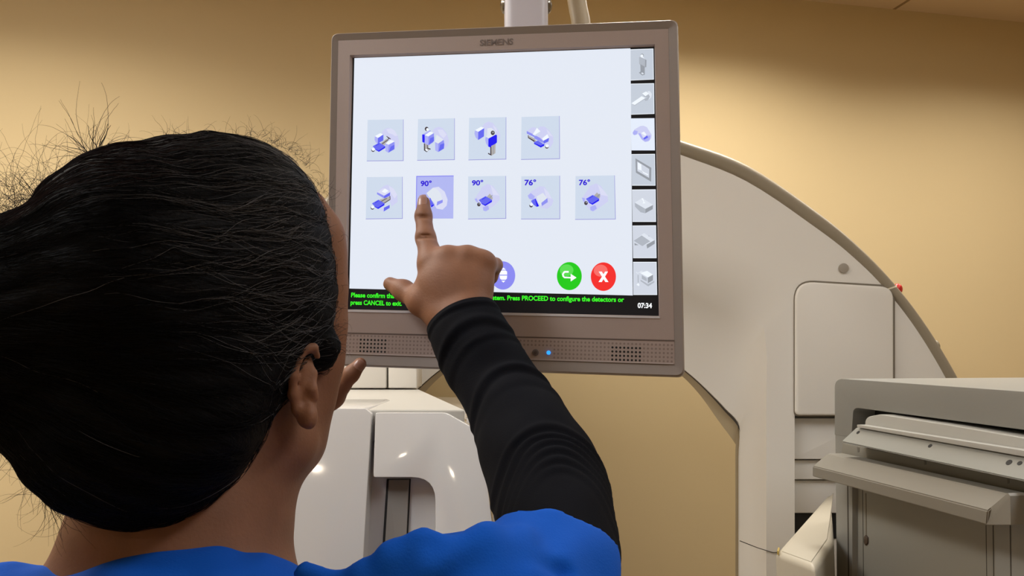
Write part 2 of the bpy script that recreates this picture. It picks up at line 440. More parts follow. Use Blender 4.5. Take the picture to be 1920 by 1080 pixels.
# rim break and red indicator
bm = bmesh.new(); bmesh.ops.create_uvsphere(bm, u_segments=20, v_segments=12, radius=.012, matrix=Matrix.Translation(GF.hit(1683, 542, -.03)) @ Matrix.Diagonal((1, 1, 1.2, 1)))
link('red_button', mesh_of(bm), mat('red_plastic', (190, 40, 35), rough=.3), gantry)
bm = bmesh.new(); bmesh.ops.create_uvsphere(bm, u_segments=20, v_segments=12, radius=.011, matrix=Matrix.Translation(GF.hit(1754, 650, 0)) @ Matrix.Diagonal((1, 1, 1.5, 1)))
link('rim_knob', mesh_of(bm), RIMM, gantry)
# rear stand so the ring rests on the floor
bx = empty
bm = bmesh.new(); add_box(bm, (GX, GD + .22, .06), (2.3, .34, .12), None, .02); link('base_plate', mesh_of(bm), SHELL, gantry)

# ------------------------------------------------------------------ glossy white detector, lower left
GLOSS = mat('gloss_white', (206, 205, 204), rough=.10, spec=.5, coat=1)
DF = Frame((0, 1.2, 1.45), (1, 0, 0), (0, -1, .30))
det = empty('detector_head', (-.2, 1.4, 0), 'glossy white rounded detector head with grey vertical strip behind the woman', 'scanner detector')
def dpr(name, pts, r, off, th, m, bev, par=det, seg=4):
    return prism(name, [DF.hit(x, y, off) for x, y in rounded(pts, r, 6)], Vector((0, th, 0)), m, par, bev, seg, 50)
dpr('left_cover', [(470, 766), (686, 766), (697, 776), (675, 1150), (440, 1150)], [4, 10, 6, 2, 2], 0, .22, GLOSS, .010)
dpr('right_cover', [(704, 774), (836, 774), (893, 806), (907, 862), (945, 1150), (808, 1150), (817, 985), (816, 895), (700, 895)],
    [4, 30, 26, 40, 2, 2, 8, 50, 5], 0, .06, GLOSS, .007)
dpr('recess_plate', [(690, 780), (880, 790), (925, 1150), (670, 1150)], 2, -.035, .18, GLOSS, .004)
dpr('strip_border', [(725, 898), (770, 898), (758, 1150), (709, 1150)], 1, -.033, .004, BLACK, 0)
dpr('sliding_strip', [(729, 900), (767, 900), (755, 1150), (714, 1150)], 1, -.028, .006, mat('strip_grey', (128, 122, 116), rough=.5), .001)
dpr('body', [(480, 782), (690, 780), (868, 782), (905, 850), (935, 1150), (460, 1150)], [4, 2, 12, 10, 2, 2], -.055, .5, GLOSS, .006)
dpr('corner_trim', [(922, 930), (930, 930), (952, 1150), (938, 1150)], 1, .0, .02, mat('trim_grey', (150, 148, 145), rough=.4), .002)
ztop = P(780, 768, 1.2).z
tp = [Z(x, y, ztop) for x, y in ((560, 768), (690, 768), (872, 768), (782, 728), (640, 725))]
prism('top_cover', tp, Vector((0, 0, -.05)), mat('cover_white_dimmed', (176, 173, 166), rough=.5), det, .004)  # darker, matte version of the white: strong overhead light toned down in the colour
for pts in (((640, 600), (724, 600), (724, 728), (640, 728)), ((728, 600), (782, 600), (782, 728), (728, 728))):
    prism('rear_block', [Frame((0, 1.80, 1), (1, 0, 0), (0, -1, 0)).hit(x, y) for x, y in pts], Vector((0, .1, 0)), SHELL, det, .003)
prism('foot_block', [Vector((-.42, 1.3, .75)), Vector((-.02, 1.3, .75)), Vector((-.02, 1.3, 0)), Vector((-.42, 1.3, 0))], Vector((0, .45, 0)), GLOSS, det, .01)

# ------------------------------------------------------------------ cream arm between gantry and grey detector
arm = empty('support_arm', (.62, 1.7, 0), 'cream boxed support arm slanting back between gantry column and grey detector', 'scanner support')
za = P(1452, 1035, 1.35).z
A, B_, C_ = Z(1453, 1034, za), Z(1568, 908, za), Z(1530, 1062, za)
B_ = A + (B_ - A) * .86; D_ = C_ + (B_ - A) * .31
CREAM = mat('cream_shell', (184, 177, 161), rough=.4, spec=.4)
prism('arm_cover', [A, C_, D_, B_], Vector((0, 0, -.55)), CREAM, arm, .012, 4)
ins = .014; u1, u2 = (C_ - A).normalized(), (B_ - A).normalized()
q = [A + (u1 + u2) * ins, C_ + (-u1 + u2) * ins, D_ - (u1 + u2) * ins, B_ + (u1 - u2) * ins]
prism('lid', [p + Vector((0, 0, .0012)) for p in q], Vector((0, 0, -.004)), CREAM, arm, .001)
prism('gold_mark', [Z(x, y, za + .002) for x, y in ((1457, 1033), (1460, 1034), (1462, 1027), (1459, 1026))], Vector((0, 0, -.006)), mat('gold_mark', (176, 150, 70), rough=.4), arm)
prism('arm_foot', [Vector((p.x, p.y, .70)) for p in (A + (u1 + u2) * .02, C_ + (-u1 + u2) * .02, D_ - (u1 + u2) * .02, B_ + (u1 - u2) * .02)], Vector((0, 0, -.70)), CREAM, arm, .01)

# ------------------------------------------------------------------ grey detector with collimator tray, lower right
GREY = mat('grey_shell', (142, 142, 138), rough=.42, spec=.4, bump=.04, bscale=600)
GREY2 = mat('grey_panel', (142, 140, 132), rough=.5, spec=.35)
LIGHT = mat('light_metal', (180, 180, 176), rough=.35, spec=.5)
RA, RB = P(1568, 800, 1.5), P(1920, 800, 1.06)
rd = (RB - RA); rd.z = 0
rn = Vector((0, 0, 1)).cross(rd).normalized()
if rn.x > 0: rn = -rn
RF = Frame((RA.x, RA.y, 1.2), -rd, rn)
if RF.ey.z < 0: RF = Frame((RA.x, RA.y, 1.2), rd, rn)
gd = empty('detector_head', (RA.x + .25, RA.y - .2, 0), 'grey box-shaped detector head with slotted collimator tray at the right edge', 'scanner detector')
def rpr(name, pts, r, off, th, m, bev=0, par=gd, seg=3):
    return prism(name, [RF.hit(x, y, off) for x, y in rounded(pts, r, 6)], -RF.n * th, m, par, bev, seg, 45)
# body behind the slot, with a frame of top band and side post around the slot
rpr('body', [(1580, 730), (2100, 760), (2100, 1290), (1580, 1130)], 4, -.075, .40, GREY, .004)
rpr('top_rim', [(1565, 815), (1565, 709), (1920, 734), (2140, 750), (2140, 870), (1920, 806), (1600, 764), (1596, 820)], [0, 16, 0, 2, 2, 0, 10, 0], .0, .46, GREY, .010, seg=4)
rpr('side_post', [(1566, 797), (1598, 802), (1598, 1200), (1570, 1190)], [2, 2, 1, 1], -.001, .30, GREY, .003)
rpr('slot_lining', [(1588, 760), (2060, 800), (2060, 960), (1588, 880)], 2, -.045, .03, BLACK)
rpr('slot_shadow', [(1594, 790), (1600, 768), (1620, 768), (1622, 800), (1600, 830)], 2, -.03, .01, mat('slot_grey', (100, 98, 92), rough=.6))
rpr('face_panel', [(1592, 868), (2100, 985), (2100, 1290), (1592, 1200)], 1, -.012, .07, GREY2, .002)
for xa, xb, ya, of in ((1588, 1590, 905, -.0004), (1616.6, 1617.6, 915, -.0116), (1848, 1849, 985, -.0116), (1861, 1862.5, 985, -.0116), (1893, 1895, 985, .0004)):
    rpr('face_seam', [(xa, ya), (xb, ya), (xb + 4, 1290), (xa + 4, 1290)], 0, of, .003, SEAM)
rpr('corner_post', [(1866, 940), (2100, 960), (2100, 1290), (1866, 1290)], 1, .0, .02, GREY, .002)
# tray: curved white cassette edge, ledge and perforated slanted rail
tray = rpr('collimator_tray', [(1622, 812), (1622, 782), (1650, 777), (1780, 797), (1920, 821), (2060, 850), (2060, 890), (1920, 855)], [2, 14, 8, 0, 0, 0, 0, 0], .018, .06, LIGHT, .006)
rpr('tray_ledge', [(1607, 796), (1920, 845), (2060, 868), (2060, 880), (1920, 856), (1607, 801)], 1, .035, .03, LIGHT, .001)
def bar(name, f1, f2, f3, offs, m):
    """long bar from three pixel rows (top, crest, bottom), each at its own distance from the face"""
    back = -.0
    n = 12; rows = []
    for (a, b), off in zip((f1, f2, f3), offs):
        rows.append([RF.hit(a[0] + (b[0] - a[0]) * t / n, a[1] + (b[1] - a[1]) * t / n, off) for t in range(n + 1)])
    rows = [[RF.hit(f1[0][0] + (f1[1][0] - f1[0][0]) * t / n, f1[0][1] + (f1[1][1] - f1[0][1]) * t / n, offs[0]) - RF.n * .03 for t in range(n + 1)]] + rows
    rows.append([p - RF.n * (offs[2] + .004) for p in rows[-1]])
    bm = bmesh.new(); V = [[bm.verts.new(p) for p in r] for r in rows]
    for j in range(len(V) - 1):
        for i in range(n): bm.faces.new((V[j][i], V[j][i + 1], V[j + 1][i + 1], V[j + 1][i]))
    for i in range(n): bm.faces.new((V[-1][i], V[-1][i + 1], V[0][i + 1], V[0][i]))
    for e in (0, n): bm.faces.new([r[e] for r in V])
    bmesh.ops.recalc_face_normals(bm, faces=bm.faces)
    ed = [e for e in bm.edges if len(e.link_faces) == 2 and e.calc_face_angle(0) > math.radians(25)]
    bmesh.ops.bevel(bm, geom=ed, offset=.0015, segments=2, affect='EDGES')
    return link(name, mesh_of(bm), m, gd)
bar('slanted_rail', ((1606, 801), (2060, 881)), ((1577, 828), (2060, 931)), ((1580, 830), (2060, 934)), (.03, .055, .052), mat('rail_grey', (146, 147, 142), rough=.4, spec=.5))
rpr('rail_back', [(1580, 831), (2060, 930), (2060, 1010), (1604, 872), (1576, 868)], 1, .01, .06, GREY2, .002)
bar('lower_bar', ((1552, 850), (1890, 926)), ((1523, 874), (1852, 958)), ((1523, 893), (1850, 984)), (.055, .075, .072), mat('bar_grey', (142, 139, 131), rough=.45, spec=.4))
bmx = rpr('bar_end', [(1852, 956), (1890, 924), (1894, 930), (1895, 984), (1850, 984)], 1, .071, .06, mat('bar_grey', (142, 139, 131)), .002)
bm = bmesh.new(); add_tube(bm, [RF.hit(1890, 938, .05), RF.hit(1901, 936, .05), RF.hit(1907, 945, .05), RF.hit(1907, 968, .05), RF.hit(1900, 978, .05), RF.hit(1892, 978, .05)], .0022, 10)
link('wire_hook', mesh_of(bm), mat('chrome', (190, 190, 190), rough=.2, metal=.9), gd)
rpr('hook_block', [(1890, 943), (1899, 943), (1900, 968), (1891, 968)], 1, .05, .03, mat('hook_pink', (150, 128, 118), rough=.5), .001)
RS = Frame(RF.hit(1594, 816, .043), RF.ex, RF.n)
for x, y, rr in ((1609, 811, .0035), (1744, 836, .0035), (1892, 867, .0045), (1912, 868.5, .0035)):
    fr = (y - 802) / 27 if False else .5
    o = RF.hit(x, y, .0445)
    rowd = (RF.hit(1577, 828, .055) - RF.hit(1606, 801, .03)).normalized()
    al = (RF.hit(2060, 931, .055) - RF.hit(1577, 828, .055)).normalized(); nn = rowd.cross(al).normalized()
    if nn.dot(RF.n) < 0: nn = -nn
    a0 = nn.orthogonal().normalized(); b0 = nn.cross(a0)
    # slide the hole along its sight line onto the rail face
    base = RF.hit(1577, 828, .055); r_ = (o - CO).normalized(); o = CO + r_ * ((base - CO).dot(nn) / r_.dot(nn)) + nn * .0004
    prism('rail_hole', [o + (a0 * math.cos(t) + b0 * math.sin(t)) * rr for t in [k * math.pi / 8 for k in range(16)]], -nn * .002, BLACK, gd)
for x, y in ((1609, 843), (1734, 867), (1890, 902)):
    o = RF.hit(x, y, .0104)
    prism('rail_slot', [RF.hit(x + dx, y + dy, .0106) for dx, dy in ((-2, -5), (2, -4), (2, 4), (-1, 5))], -RF.n * .002, mat('slot_tan', (116, 112, 104), rough=.5), gd)
prism('panel_pin', [RF.hit(x, y, -.009) for x, y in ((1619, 1007), (1622, 1003), (1626, 1008), (1626, 1018), (1622, 1023), (1619, 1018))], -RF.n * .005, mat('pin_brown', (80, 66, 54), rough=.5), gd, .001)
prism('pin_wire', [RF.hit(x, y, -.0112) for x, y in ((1622, 925), (1623.5, 925), (1624.5, 1004), (1623, 1004))], -RF.n * .001, mat('seam_tan', (120, 112, 98)), gd)
pf = RF.hit(1700, 1000, -.2)
prism('stand', [RF.w(-.1 * 0 + RF.px(1600, 900).x, -.55, -.10), RF.w(RF.px(1600, 900).x, -1.2, -.10), RF.w(RF.px(2000, 900).x, -1.2, -.10), RF.w(RF.px(2000, 900).x, -.55, -.10)], -RF.n * .3, GREY2, gd, .01)
prism('lower_body', [RF.w(RF.px(1580, 900).x, -.08, -.09), RF.w(RF.px(1580, 900).x, -.60, -.09), RF.w(RF.px(2090, 900).x, -.60, -.09), RF.w(RF.px(2090, 900).x, -.08, -.09)], -RF.n * .36, GREY2, gd, .01)
# ------------------------------------------------------------------ monitor pose from the measured screen corners
def pose():
    q = [(662, 107), (1226.5, 87), (1235, 591), (652, 578.5)]; wd, ht = .353, .301
    s = [(-wd / 2, ht / 2), (wd / 2, ht / 2), (wd / 2, -ht / 2), (-wd / 2, -ht / 2)]
    A = []
    for (x, y), (u, v) in zip(s, q):
        u, v = (u - 960) / FPX, (v - 540) / FPX
        A.append([x, y, 1, 0, 0, 0, -u * x, -u * y, -u]); A.append([0, 0, 0, x, y, 1, -v * x, -v * y, -v])
    H = np.linalg.svd(np.array(A))[2][-1].reshape(3, 3)
    if H[2, 2] < 0: H = -H
    k = (np.linalg.norm(H[:, 0]) * np.linalg.norm(H[:, 1])) ** .5; H /= k
    a = H[:, 0] / np.linalg.norm(H[:, 0]); b = H[:, 1] - a * (H[:, 1] @ a)
    b = H[:, 1] / np.linalg.norm(H[:, 1])
    to = lambda v: CR * v[0] - CU * v[1] + CF * v[2]
    return CO + to(H[:, 2]), to(a), to(b)
mo, mx_, my_ = pose()
MF = Frame(mo, mx_, mx_.cross(my_))
BEZ = mat('bezel_grey', (168, 152, 145), rough=.5, spec=.3, bump=.1, bscale=900)
BEZ2 = mat('bezel_edge_grey', (142, 132, 126), rough=.38, spec=.45, bump=.06, bscale=900)
mon = empty('touchscreen_monitor', MF.o, 'grey framed touchscreen monitor showing rows of blue position icons, touched by the woman', 'monitor')
def mpts(px, off=0): return [MF.hit(x, y, off) for x, y in px]
def loop_round(px, r, seg=6):
    """round in the monitor plane (metres)"""
    return [Vector((p.x, p.y)) for p in rounded([MF.px(x, y) for x, y in px], r, seg)]
def ring(name, outer2, inner2, zo, zi, m, extra=None):
    rows = [[MF.w(p.x, p.y, zo) for p in outer2], [MF.w(p.x, p.y, zi) for p in inner2]]
    if extra: rows += [[MF.w(p.x, p.y, z) for p in l] for l, z in extra]
    rows = [r + [r[0]] for r in rows]
    return strips(name, rows, m, mon, 30)
OUT = [(622.5, 64), (1271, 38), (1283.5, 706.5), (610.5, 684)]
PAN = [(635, 77), (1253, 55), (1265, 683), (625, 662)]
APE = [(656.5, 104), (1228, 83.5), (1237, 595), (647, 583)]
GLA = [(659.5, 106.5), (1227, 85.5), (1235.5, 592), (649, 579.5)]
BACKL = [Vector((p.x * 1.006, p.y * 1.006 )) for p in loop_round(OUT, .008)]
lo_, lp, la, lg = loop_round(OUT, .0085), loop_round(PAN, .0008), loop_round(APE, .0005), loop_round(GLA, .0004)
def shrink(l, d):
    c = sum(l, Vector((0, 0))) / len(l)
    return [p + (c - p).normalized() * d for p in l]
# housing: outer edge, swept back, rear dish
rows = [lp, shrink(lo_, .0022), lo_, BACKL, [p * .985 for p in BACKL], [p * .82 for p in BACKL], [p * .5 for p in BACKL]]
zz = [0.001, .0035, .001, -.020, -.034, -.048, -.060]
RR = [[MF.w(p.x, p.y, z) for p in l] for l, z in zip(rows, zz)]
bm = bmesh.new(); V = [[bm.verts.new(p) for p in r] for r in RR]; n = len(V[0])
for j in range(len(V) - 1):
    for i in range(n): bm.faces.new((V[j][i], V[j][(i + 1) % n], V[j + 1][(i + 1) % n], V[j + 1][i]))
bm.faces.new(V[-1]); link('housing', mesh_of(bm, sharp=30), BEZ2, mon)
ring('bezel', lp, la, .0012, .0012, BEZ, [(lg, -.0035)])
SCR = emi('screen_black', (12, 12, 14))
scr = prism('screen', mpts(GLA, -.0035), -MF.n * .004, SCR, mon)
# perforated speaker band with groove above
prism('groove', mpts([(621.5, 622.5), (1264.5, 637.5), (1264.6, 640), (621.5, 625)], .0014), -MF.n * .002, mat('groove_brown', (96, 82, 76), rough=.6), mon)
prism('groove_lip', mpts([(624, 661), (1263, 681), (1263, 683), (624, 663)], .0022), -MF.n * .002, mat('lip_light', (188, 176, 172), rough=.4), mon)
def lip(px, off, m, name):
    return prism(name, mpts(px, off), -MF.n * .0015, m, mon)
lip([(649, 580.5), (1236, 593), (1237.5, 597), (647, 584.5)], .0018, mat('sill_light', (205, 202, 205), rough=.3), 'screen_sill')
u0, u1 = MF.px(677.3, 636.9), MF.px(1200, 653)      # first hole left block, last hole right block (top row)
v0, v1 = MF.px(677.3, 636.9), MF.px(677.3, 658.4)
DU = (MF.px(723.6, 638.6).x - u0.x) / 7; DV = (v1.y - v0.y) / 3
ntot = round((u1.x - u0.x) / DU); DU = (u1.x - u0.x) / ntot
slope = (u1.y - u0.y) / (u1.x - u0.x)
def disc(bm, u, v, r, z, seg=8, dz=0):
    vs_ = [bm.verts.new(MF.w(u + r * math.cos(a), v + r * math.sin(a), z)) for a in [2 * math.pi * k / seg for k in range(seg)]]
    if dz:
        c = bm.verts.new(MF.w(u, v, z + dz))
        for k in range(seg): bm.faces.new((vs_[k], vs_[(k + 1) % seg], c))
    else: bm.faces.new(vs_)
bh, bh2, bd = bmesh.new(), bmesh.new(), bmesh.new()
ub = MF.px(972, 650).x; ub2 = MF.px(1036, 650).x
for i in range(-6, ntot + 9):
    for j in range(-1, 4):
        u = u0.x + i * DU; v = u0.y + (u - u0.x) * slope + j * DV
        if u > MF.px(1261, 660).x or u < MF.px(634, 640).x: continue
        hole = j >= 0 and (0 <= i < 8 or ntot - 7 <= i <= ntot)
        if not hole and j >= 1 and ub < u < ub2: continue
        disc((bh if i < 9 else bh2) if hole else bd, u, v, .00125 if hole else .0012, .0014 if hole else .00135, 8 if not hole else 10)
link('speaker_holes', mesh_of(bh), BLACK, mon, False); link('speaker_holes', mesh_of(bh2), BLACK, mon, False)
link('speaker_dimples', mesh_of(bd), mat('dimple_brown', (138, 122, 115), rough=.7), mon, False)
BTN = mat('button_dark', (104, 94, 92), rough=.45)
for x, y in ((1004.6, 660.7), (980, 659.5)):
    c = MF.px(x, y); bm = bmesh.new()
    add_prism(bm, [MF.w(c.x + .0036 * math.cos(a), c.y + .0036 * math.sin(a), .0026) for a in [k * math.pi / 12 for k in range(24)]], -MF.n * .002, .0004)
    b = link('button', mesh_of(bm), BTN, mon)
    bm = bmesh.new(); add_prism(bm, [MF.w(c.x + .0020 * math.cos(a), c.y + .0020 * math.sin(a), .0030) for a in [k * math.pi / 12 for k in range(24)]], -MF.n * .001, .0002)
    link('button_centre', mesh_of(bm), mat('button_mid', (78, 68, 66), rough=.5), b)
c = MF.px(1029, 661.3)
prism('power_light', [MF.w(c.x + .0022 * math.cos(a), c.y + .0022 * math.sin(a), .0024) for a in [k * math.pi / 10 for k in range(20)]], -MF.n * .001, emi('led_blue', (40, 140, 255), 1.6), mon)

# ------------------------------------------------------------------ writing
def text_mesh(s, bold=0.0):
    cu = bpy.data.curves.new('t', 'FONT'); cu.body = s; cu.size = 1; cu.offset = bold; cu.resolution_u = 4
    o = bpy.data.objects.new('t', cu); col.objects.link(o)
    dg = bpy.context.evaluated_depsgraph_get(); me = bpy.data.meshes.new_from_object(o.evaluated_get(dg), depsgraph=dg)
    bpy.data.objects.remove(o); bpy.data.curves.remove(cu); return me
def put_text(name, s, bl, br, top, off, m, parent, bold=.0, ref=None):
    """text whose ink box runs bl..br along the base and up to pixel row `top` above bl; ref: glyphs that define the cap box"""
    me = text_mesh(s, bold); rf = text_mesh(ref or 'H', bold)
    co = np.array([v.co[:] for v in me.vertices]); rc = np.array([v.co[:] for v in rf.vertices])
    x0, x1 = co[:, 0].min(), co[:, 0].max(); y0, y1 = rc[:, 1].min(), rc[:, 1].max()
    a, b = MF.px(*bl), MF.px(*br); h = MF.px(bl[0], top).y - a.y
    for v in me.vertices:
        t = (v.co.x - x0) / (x1 - x0); p = a + (b - a) * t
        v.co = MF.w(p.x, p.y + (v.co.y - y0) / (y1 - y0) * h, off)
    me.materials.clear(); bpy.data.meshes.remove(rf)
    return link(name, me, m, parent, False)
put_text('logo_lettering', 'SIEMENS', (900, 87), (962.5, 84.5), 75.5, .0015, mat('logo_grey', (112, 100, 95), rough=.5), mon, .03)

# ------------------------------------------------------------------ what the screen shows
EM = .93
PAL = dict(w=(226, 232, 243), t=(205, 217, 234), W=(240, 246, 253), L=(205, 207, 241), L2=(217, 219, 243), M=(172, 175, 243), N=(140, 143, 240), B=(98, 102, 238), D=(22, 12, 240),
           G=(176, 172, 170), K=(66, 56, 62), E=(152, 152, 216), S=(176, 182, 240), g=(196, 204, 216), h=(176, 182, 192), i=(222, 228, 238), j=(150, 155, 163), q=(208, 214, 226),
           gr=(30, 200, 22), gl=(90, 220, 80), r=(243, 45, 42), rl=(248, 110, 104), p=(138, 138, 240), wh=(250, 252, 255), tx=(44, 20, 214), gt=(60, 250, 40), s3=(228, 236, 250))
PIDX = {k: i for i, k in enumerate(PAL)}
PM = [emi('screen_' + k + str(i), PAL[k], EM) for i, k in enumerate(PAL)]
Z0 = -.0033
class Layer:
    def __init__(s): s.bm = bmesh.new(); s.z = Z0 + .0001
    def poly(s, pts, c):
        s.z += .00002
        try:
            f = s.bm.faces.new([s.bm.verts.new(MF.hit(x, y, s.z)) for x, y in pts]); f.material_index = PIDX[c]
        except ValueError: pass
        return s
    def disc(s, cx, cy, rx, ry, c, a0=0, a1=360, seg=28):
        full = a1 - a0 >= 360
        pts = [(cx + rx * math.cos(math.radians(a)), cy + ry * math.sin(math.radians(a))) for a in [a0 + (a1 - a0) * k / seg for k in range(seg if full else seg + 1)]]
        return s.poly(pts, c)
    def done(s, name, parent=None):
        bmesh.ops.triangulate(s.bm, faces=s.bm.faces[:])
        me = bpy.data.meshes.new(name); s.bm.to_mesh(me); s.bm.free()
        return link(name, me, PM, parent or scr, False)
bgl = Layer(); bgl.z = Z0
bgl.poly([(664.5, 109), (1182, 90.5), (1186.5, 554), (655, 541)], 'w'); bgl.done('window_area')
# side tabs
TABS = [((1182, 92.5), (1225, 91), (1226, 149), (1182.3, 151)), ((1182.5, 157), (1226.3, 156), (1227, 213.5), (1183, 215)),
        ((1183, 222), (1227, 221.5), (1228, 282), (1184, 282)), ((1184, 289), (1228, 288.5), (1229, 348), (1185, 348)),
        ((1185, 355.5), (1229.3, 355), (1230, 416), (1186, 416)), ((1186, 423), (1230, 422.5), (1231, 484), (1187, 484)),
        ((1187, 491), (1231, 491), (1232, 553), (1187.5, 553))]
def tr(x0, y0, k): return lambda pts: [(x0 + a / k, y0 + b / k) for a, b in pts]
f1, f2, f3, f4 = tr(1170, 80, 7.714), tr(1170, 215, 7.714), tr(1170, 350, 7.714), tr(1170, 480, 9.0)
TI = [
 (f1, [([(218, 208), (250, 205), (325, 250), (322, 355), (300, 360), (220, 310)], 'h'), ([(305, 245), (325, 250), (322, 355), (305, 350)], 'j'), ([(235, 312), (300, 345), (300, 465), (265, 470), (240, 420)], 'j'), ([(215, 435), (240, 415), (300, 450), (300, 462), (265, 475)], 'j'), ([(245, 440), (265, 430), (290, 448), (268, 460)], 'i'), ([(240, 190), (262, 170), (300, 235), (245, 212)], 'i')], [(262, 185, 24, 26, 'j'), (258, 192, 20, 22, 'W')]),
 (f1, [([(340, 700), (375, 700), (402, 740), (395, 790), (350, 830)], 'i'), ([(262, 735), (320, 705), (360, 740), (310, 775)], 'W'), ([(262, 740), (310, 775), (355, 745), (375, 780), (350, 830), (310, 845), (295, 820), (340, 790), (300, 785)], 'h'), ([(105, 878), (255, 775), (310, 800), (155, 905)], 'W'), ([(105, 878), (155, 902), (310, 800), (312, 810), (155, 912)], 'h')], []),
 (f2, [([(125, 260), (150, 215), (235, 165), (280, 160), (330, 180), (400, 290), (395, 340), (350, 390), (300, 395), (255, 360), (205, 280), (150, 297)], 'L'), ([(240, 270), (270, 250), (330, 290), (345, 330), (290, 360)], 'L2'), ([(205, 272), (240, 270), (290, 360), (345, 330), (350, 300), (385, 300), (370, 370), (310, 392), (260, 360)], 'M'), ([(280, 340), (335, 298), (350, 330), (290, 362)], 'B'), ([(125, 262), (150, 225), (200, 240), (185, 285), (150, 297), (132, 285)], 'M'), ([(250, 265), (290, 245), (325, 285), (300, 300)], 'W')], []),
 (f2, [([(165, 632), (395, 768), (392, 970), (172, 838)], 'j'), ([(190, 675), (365, 785), (363, 915), (193, 815)], 'q'), ([(200, 690), (250, 720), (255, 810), (200, 790)], 'W'), ([(255, 800), (285, 830), (350, 860), (350, 880), (280, 845)], 'W')], []),
 (f3, [([(155, 230), (265, 165), (420, 262), (310, 320)], 'i'), ([(155, 232), (310, 322), (305, 385), (240, 370), (160, 290)], 'h'), ([(310, 322), (420, 265), (415, 325), (308, 385)], 'j'), ([(250, 170), (275, 165), (292, 215), (310, 240), (270, 245), (280, 215)], 'W')], []),
 (f3, [([(300, 705), (365, 710), (365, 745)], 'j'), ([(150, 815), (210, 845), (155, 848)], 'j'), ([(140, 780), (290, 670), (445, 775), (320, 860)], 'i'), ([(140, 782), (255, 705), (380, 790), (265, 860)], 'h'), ([(265, 862), (320, 835), (335, 895), (300, 890)], 'q'), ([(325, 838), (445, 772), (445, 825), (335, 895)], 'j')], []),
 (f4, [([(280, 400), (405, 475), (510, 420), (512, 445), (408, 512), (280, 425)], 'h'), ([(275, 290), (400, 365), (400, 460), (290, 400)], 'q'), ([(300, 320), (385, 375), (385, 430), (300, 385)], 'h'), ([(400, 365), (490, 315), (488, 410), (402, 460)], 'j'), ([(270, 285), (390, 250), (490, 315), (405, 362)], 'W'), ([(200, 280), (225, 300), (320, 262), (300, 245), (230, 285), (205, 262)], 'i'), ([(230, 320), (245, 320), (247, 450), (232, 450)], 'h'), ([(210, 485), (240, 455), (265, 490), (245, 508)], 'W')], [])]
for k, (q, (f, polys, dd)) in enumerate(zip(TABS, TI)):
    l = Layer(); l.poly(q, 'W' if k != 2 else 's3')
    c = (sum(p[0] for p in q) / 4, sum(p[1] for p in q) / 4)
    if k != 2: l.poly([(q[0][0] + .3, q[0][1] + 1.2), (q[1][0] - 1, q[1][1] + 1.2), (q[2][0] - 1, q[2][1] - 1), (q[3][0] + .3, q[3][1] - 1)], 'g' if k < 4 else 'q')
    for pts, cc in polys: l.poly(f(pts), cc)
    for x, y, rx, ry, cc in dd:
        X, Y = f([(x, y)])[0]; kk = 7.714; l.disc(X, Y, rx / kk, ry / kk, cc)
    l.done('side_tab')
# icon tiles
g4, g5, g6, g7 = tr(680, 215, 10.667), tr(870, 210, 10.105), tr(680, 320, 10.667), tr(870, 320, 6.62)
RINGB = lambda dx, dy, k=1: [(380 * k + dx, 350 * k + dy), (430 * k + dx, 300 * k + dy), (500 * k + dx, 265 * k + dy), (570 * k + dx, 275 * k + dy), (640 * k + dx, 320 * k + dy), (700 * k + dx, 420 * k + dy), (735 * k + dx, 540 * k + dy), (710 * k + dx, 630 * k + dy), (640 * k + dx, 680 * k + dy), (560 * k + dx, 600 * k + dy), (480 * k + dx, 430 * k + dy), (400 * k + dx, 400 * k + dy)]
RINGF = lambda dx, dy, k=1: [(a + dx, b + dy) for a, b in [(470 * k, 290 * k), (570 * k, 275 * k), (640 * k, 320 * k), (700 * k, 420 * k), (650 * k, 430 * k), (590 * k, 390 * k), (520 * k, 370 * k)]]
BODY = lambda x, y, s=1: [([(x, y), (x + 130 * s, y - 75 * s), (x + 250 * s, y - 5 * s), (x + 250 * s, y + 30 * s), (x + 125 * s, y + 110 * s), (x + 55 * s, y + 60 * s)], 'B'),
                         ([(x + 40 * s, y + 52 * s), (x + 120 * s, y + 85 * s), (x + 252 * s, y), (x + 250 * s, y + 35 * s), (x + 125 * s, y + 112 * s), (x + 60 * s, y + 75 * s)], 'D'),
                         ([(x + 60 * s, y - 14 * s), (x + 130 * s, y - 56 * s), (x + 137 * s, y - 50 * s), (x + 66 * s, y - 6 * s)], 'D')]
HEADW = lambda x, y, r=36: [(x, y, r, r * 1.1, 'K'), (x + 4, y - 12, r * .92, r * .85, 'W')]
HEADK = lambda x, y, r=34: [(x, y, r, r * 1.12, 'K'), (x + 5, y - 8, r * .45, r * .45, 'j')]
T = []
T.append((g4, 10.667, [(100, 105), (818, 95), (812, 918), (82, 925)], 't', [(RINGB(0, 0), 'L'), (RINGF(0, 0), 'L2'),
    ([(245, 430), (305, 465), (302, 575), (262, 555), (238, 500)], 'M'), ([(305, 465), (415, 395), (415, 515), (330, 560), (302, 575)], 'B'), ([(245, 430), (350, 370), (415, 395), (308, 465)], 'W'),
    ([(360, 570), (480, 480), (520, 505), (440, 610), (400, 600)], 'G'), ([(385, 578), (510, 492), (515, 505), (395, 590)], 'K'), ([(470, 432), (485, 428), (565, 482), (550, 492), (520, 480), (515, 510), (500, 505), (508, 468)], 'K')]
    + BODY(200, 632) + [([(455, 572), (520, 600), (512, 762), (455, 725)], 'M'), ([(520, 602), (620, 535), (638, 560), (636, 690), (512, 762)], 'N'), ([(560, 640), (636, 600), (636, 690), (520, 755)], 'B'), ([(455, 572), (560, 505), (620, 522), (630, 540), (520, 602)], 'W')], HEADW(208, 705), None))
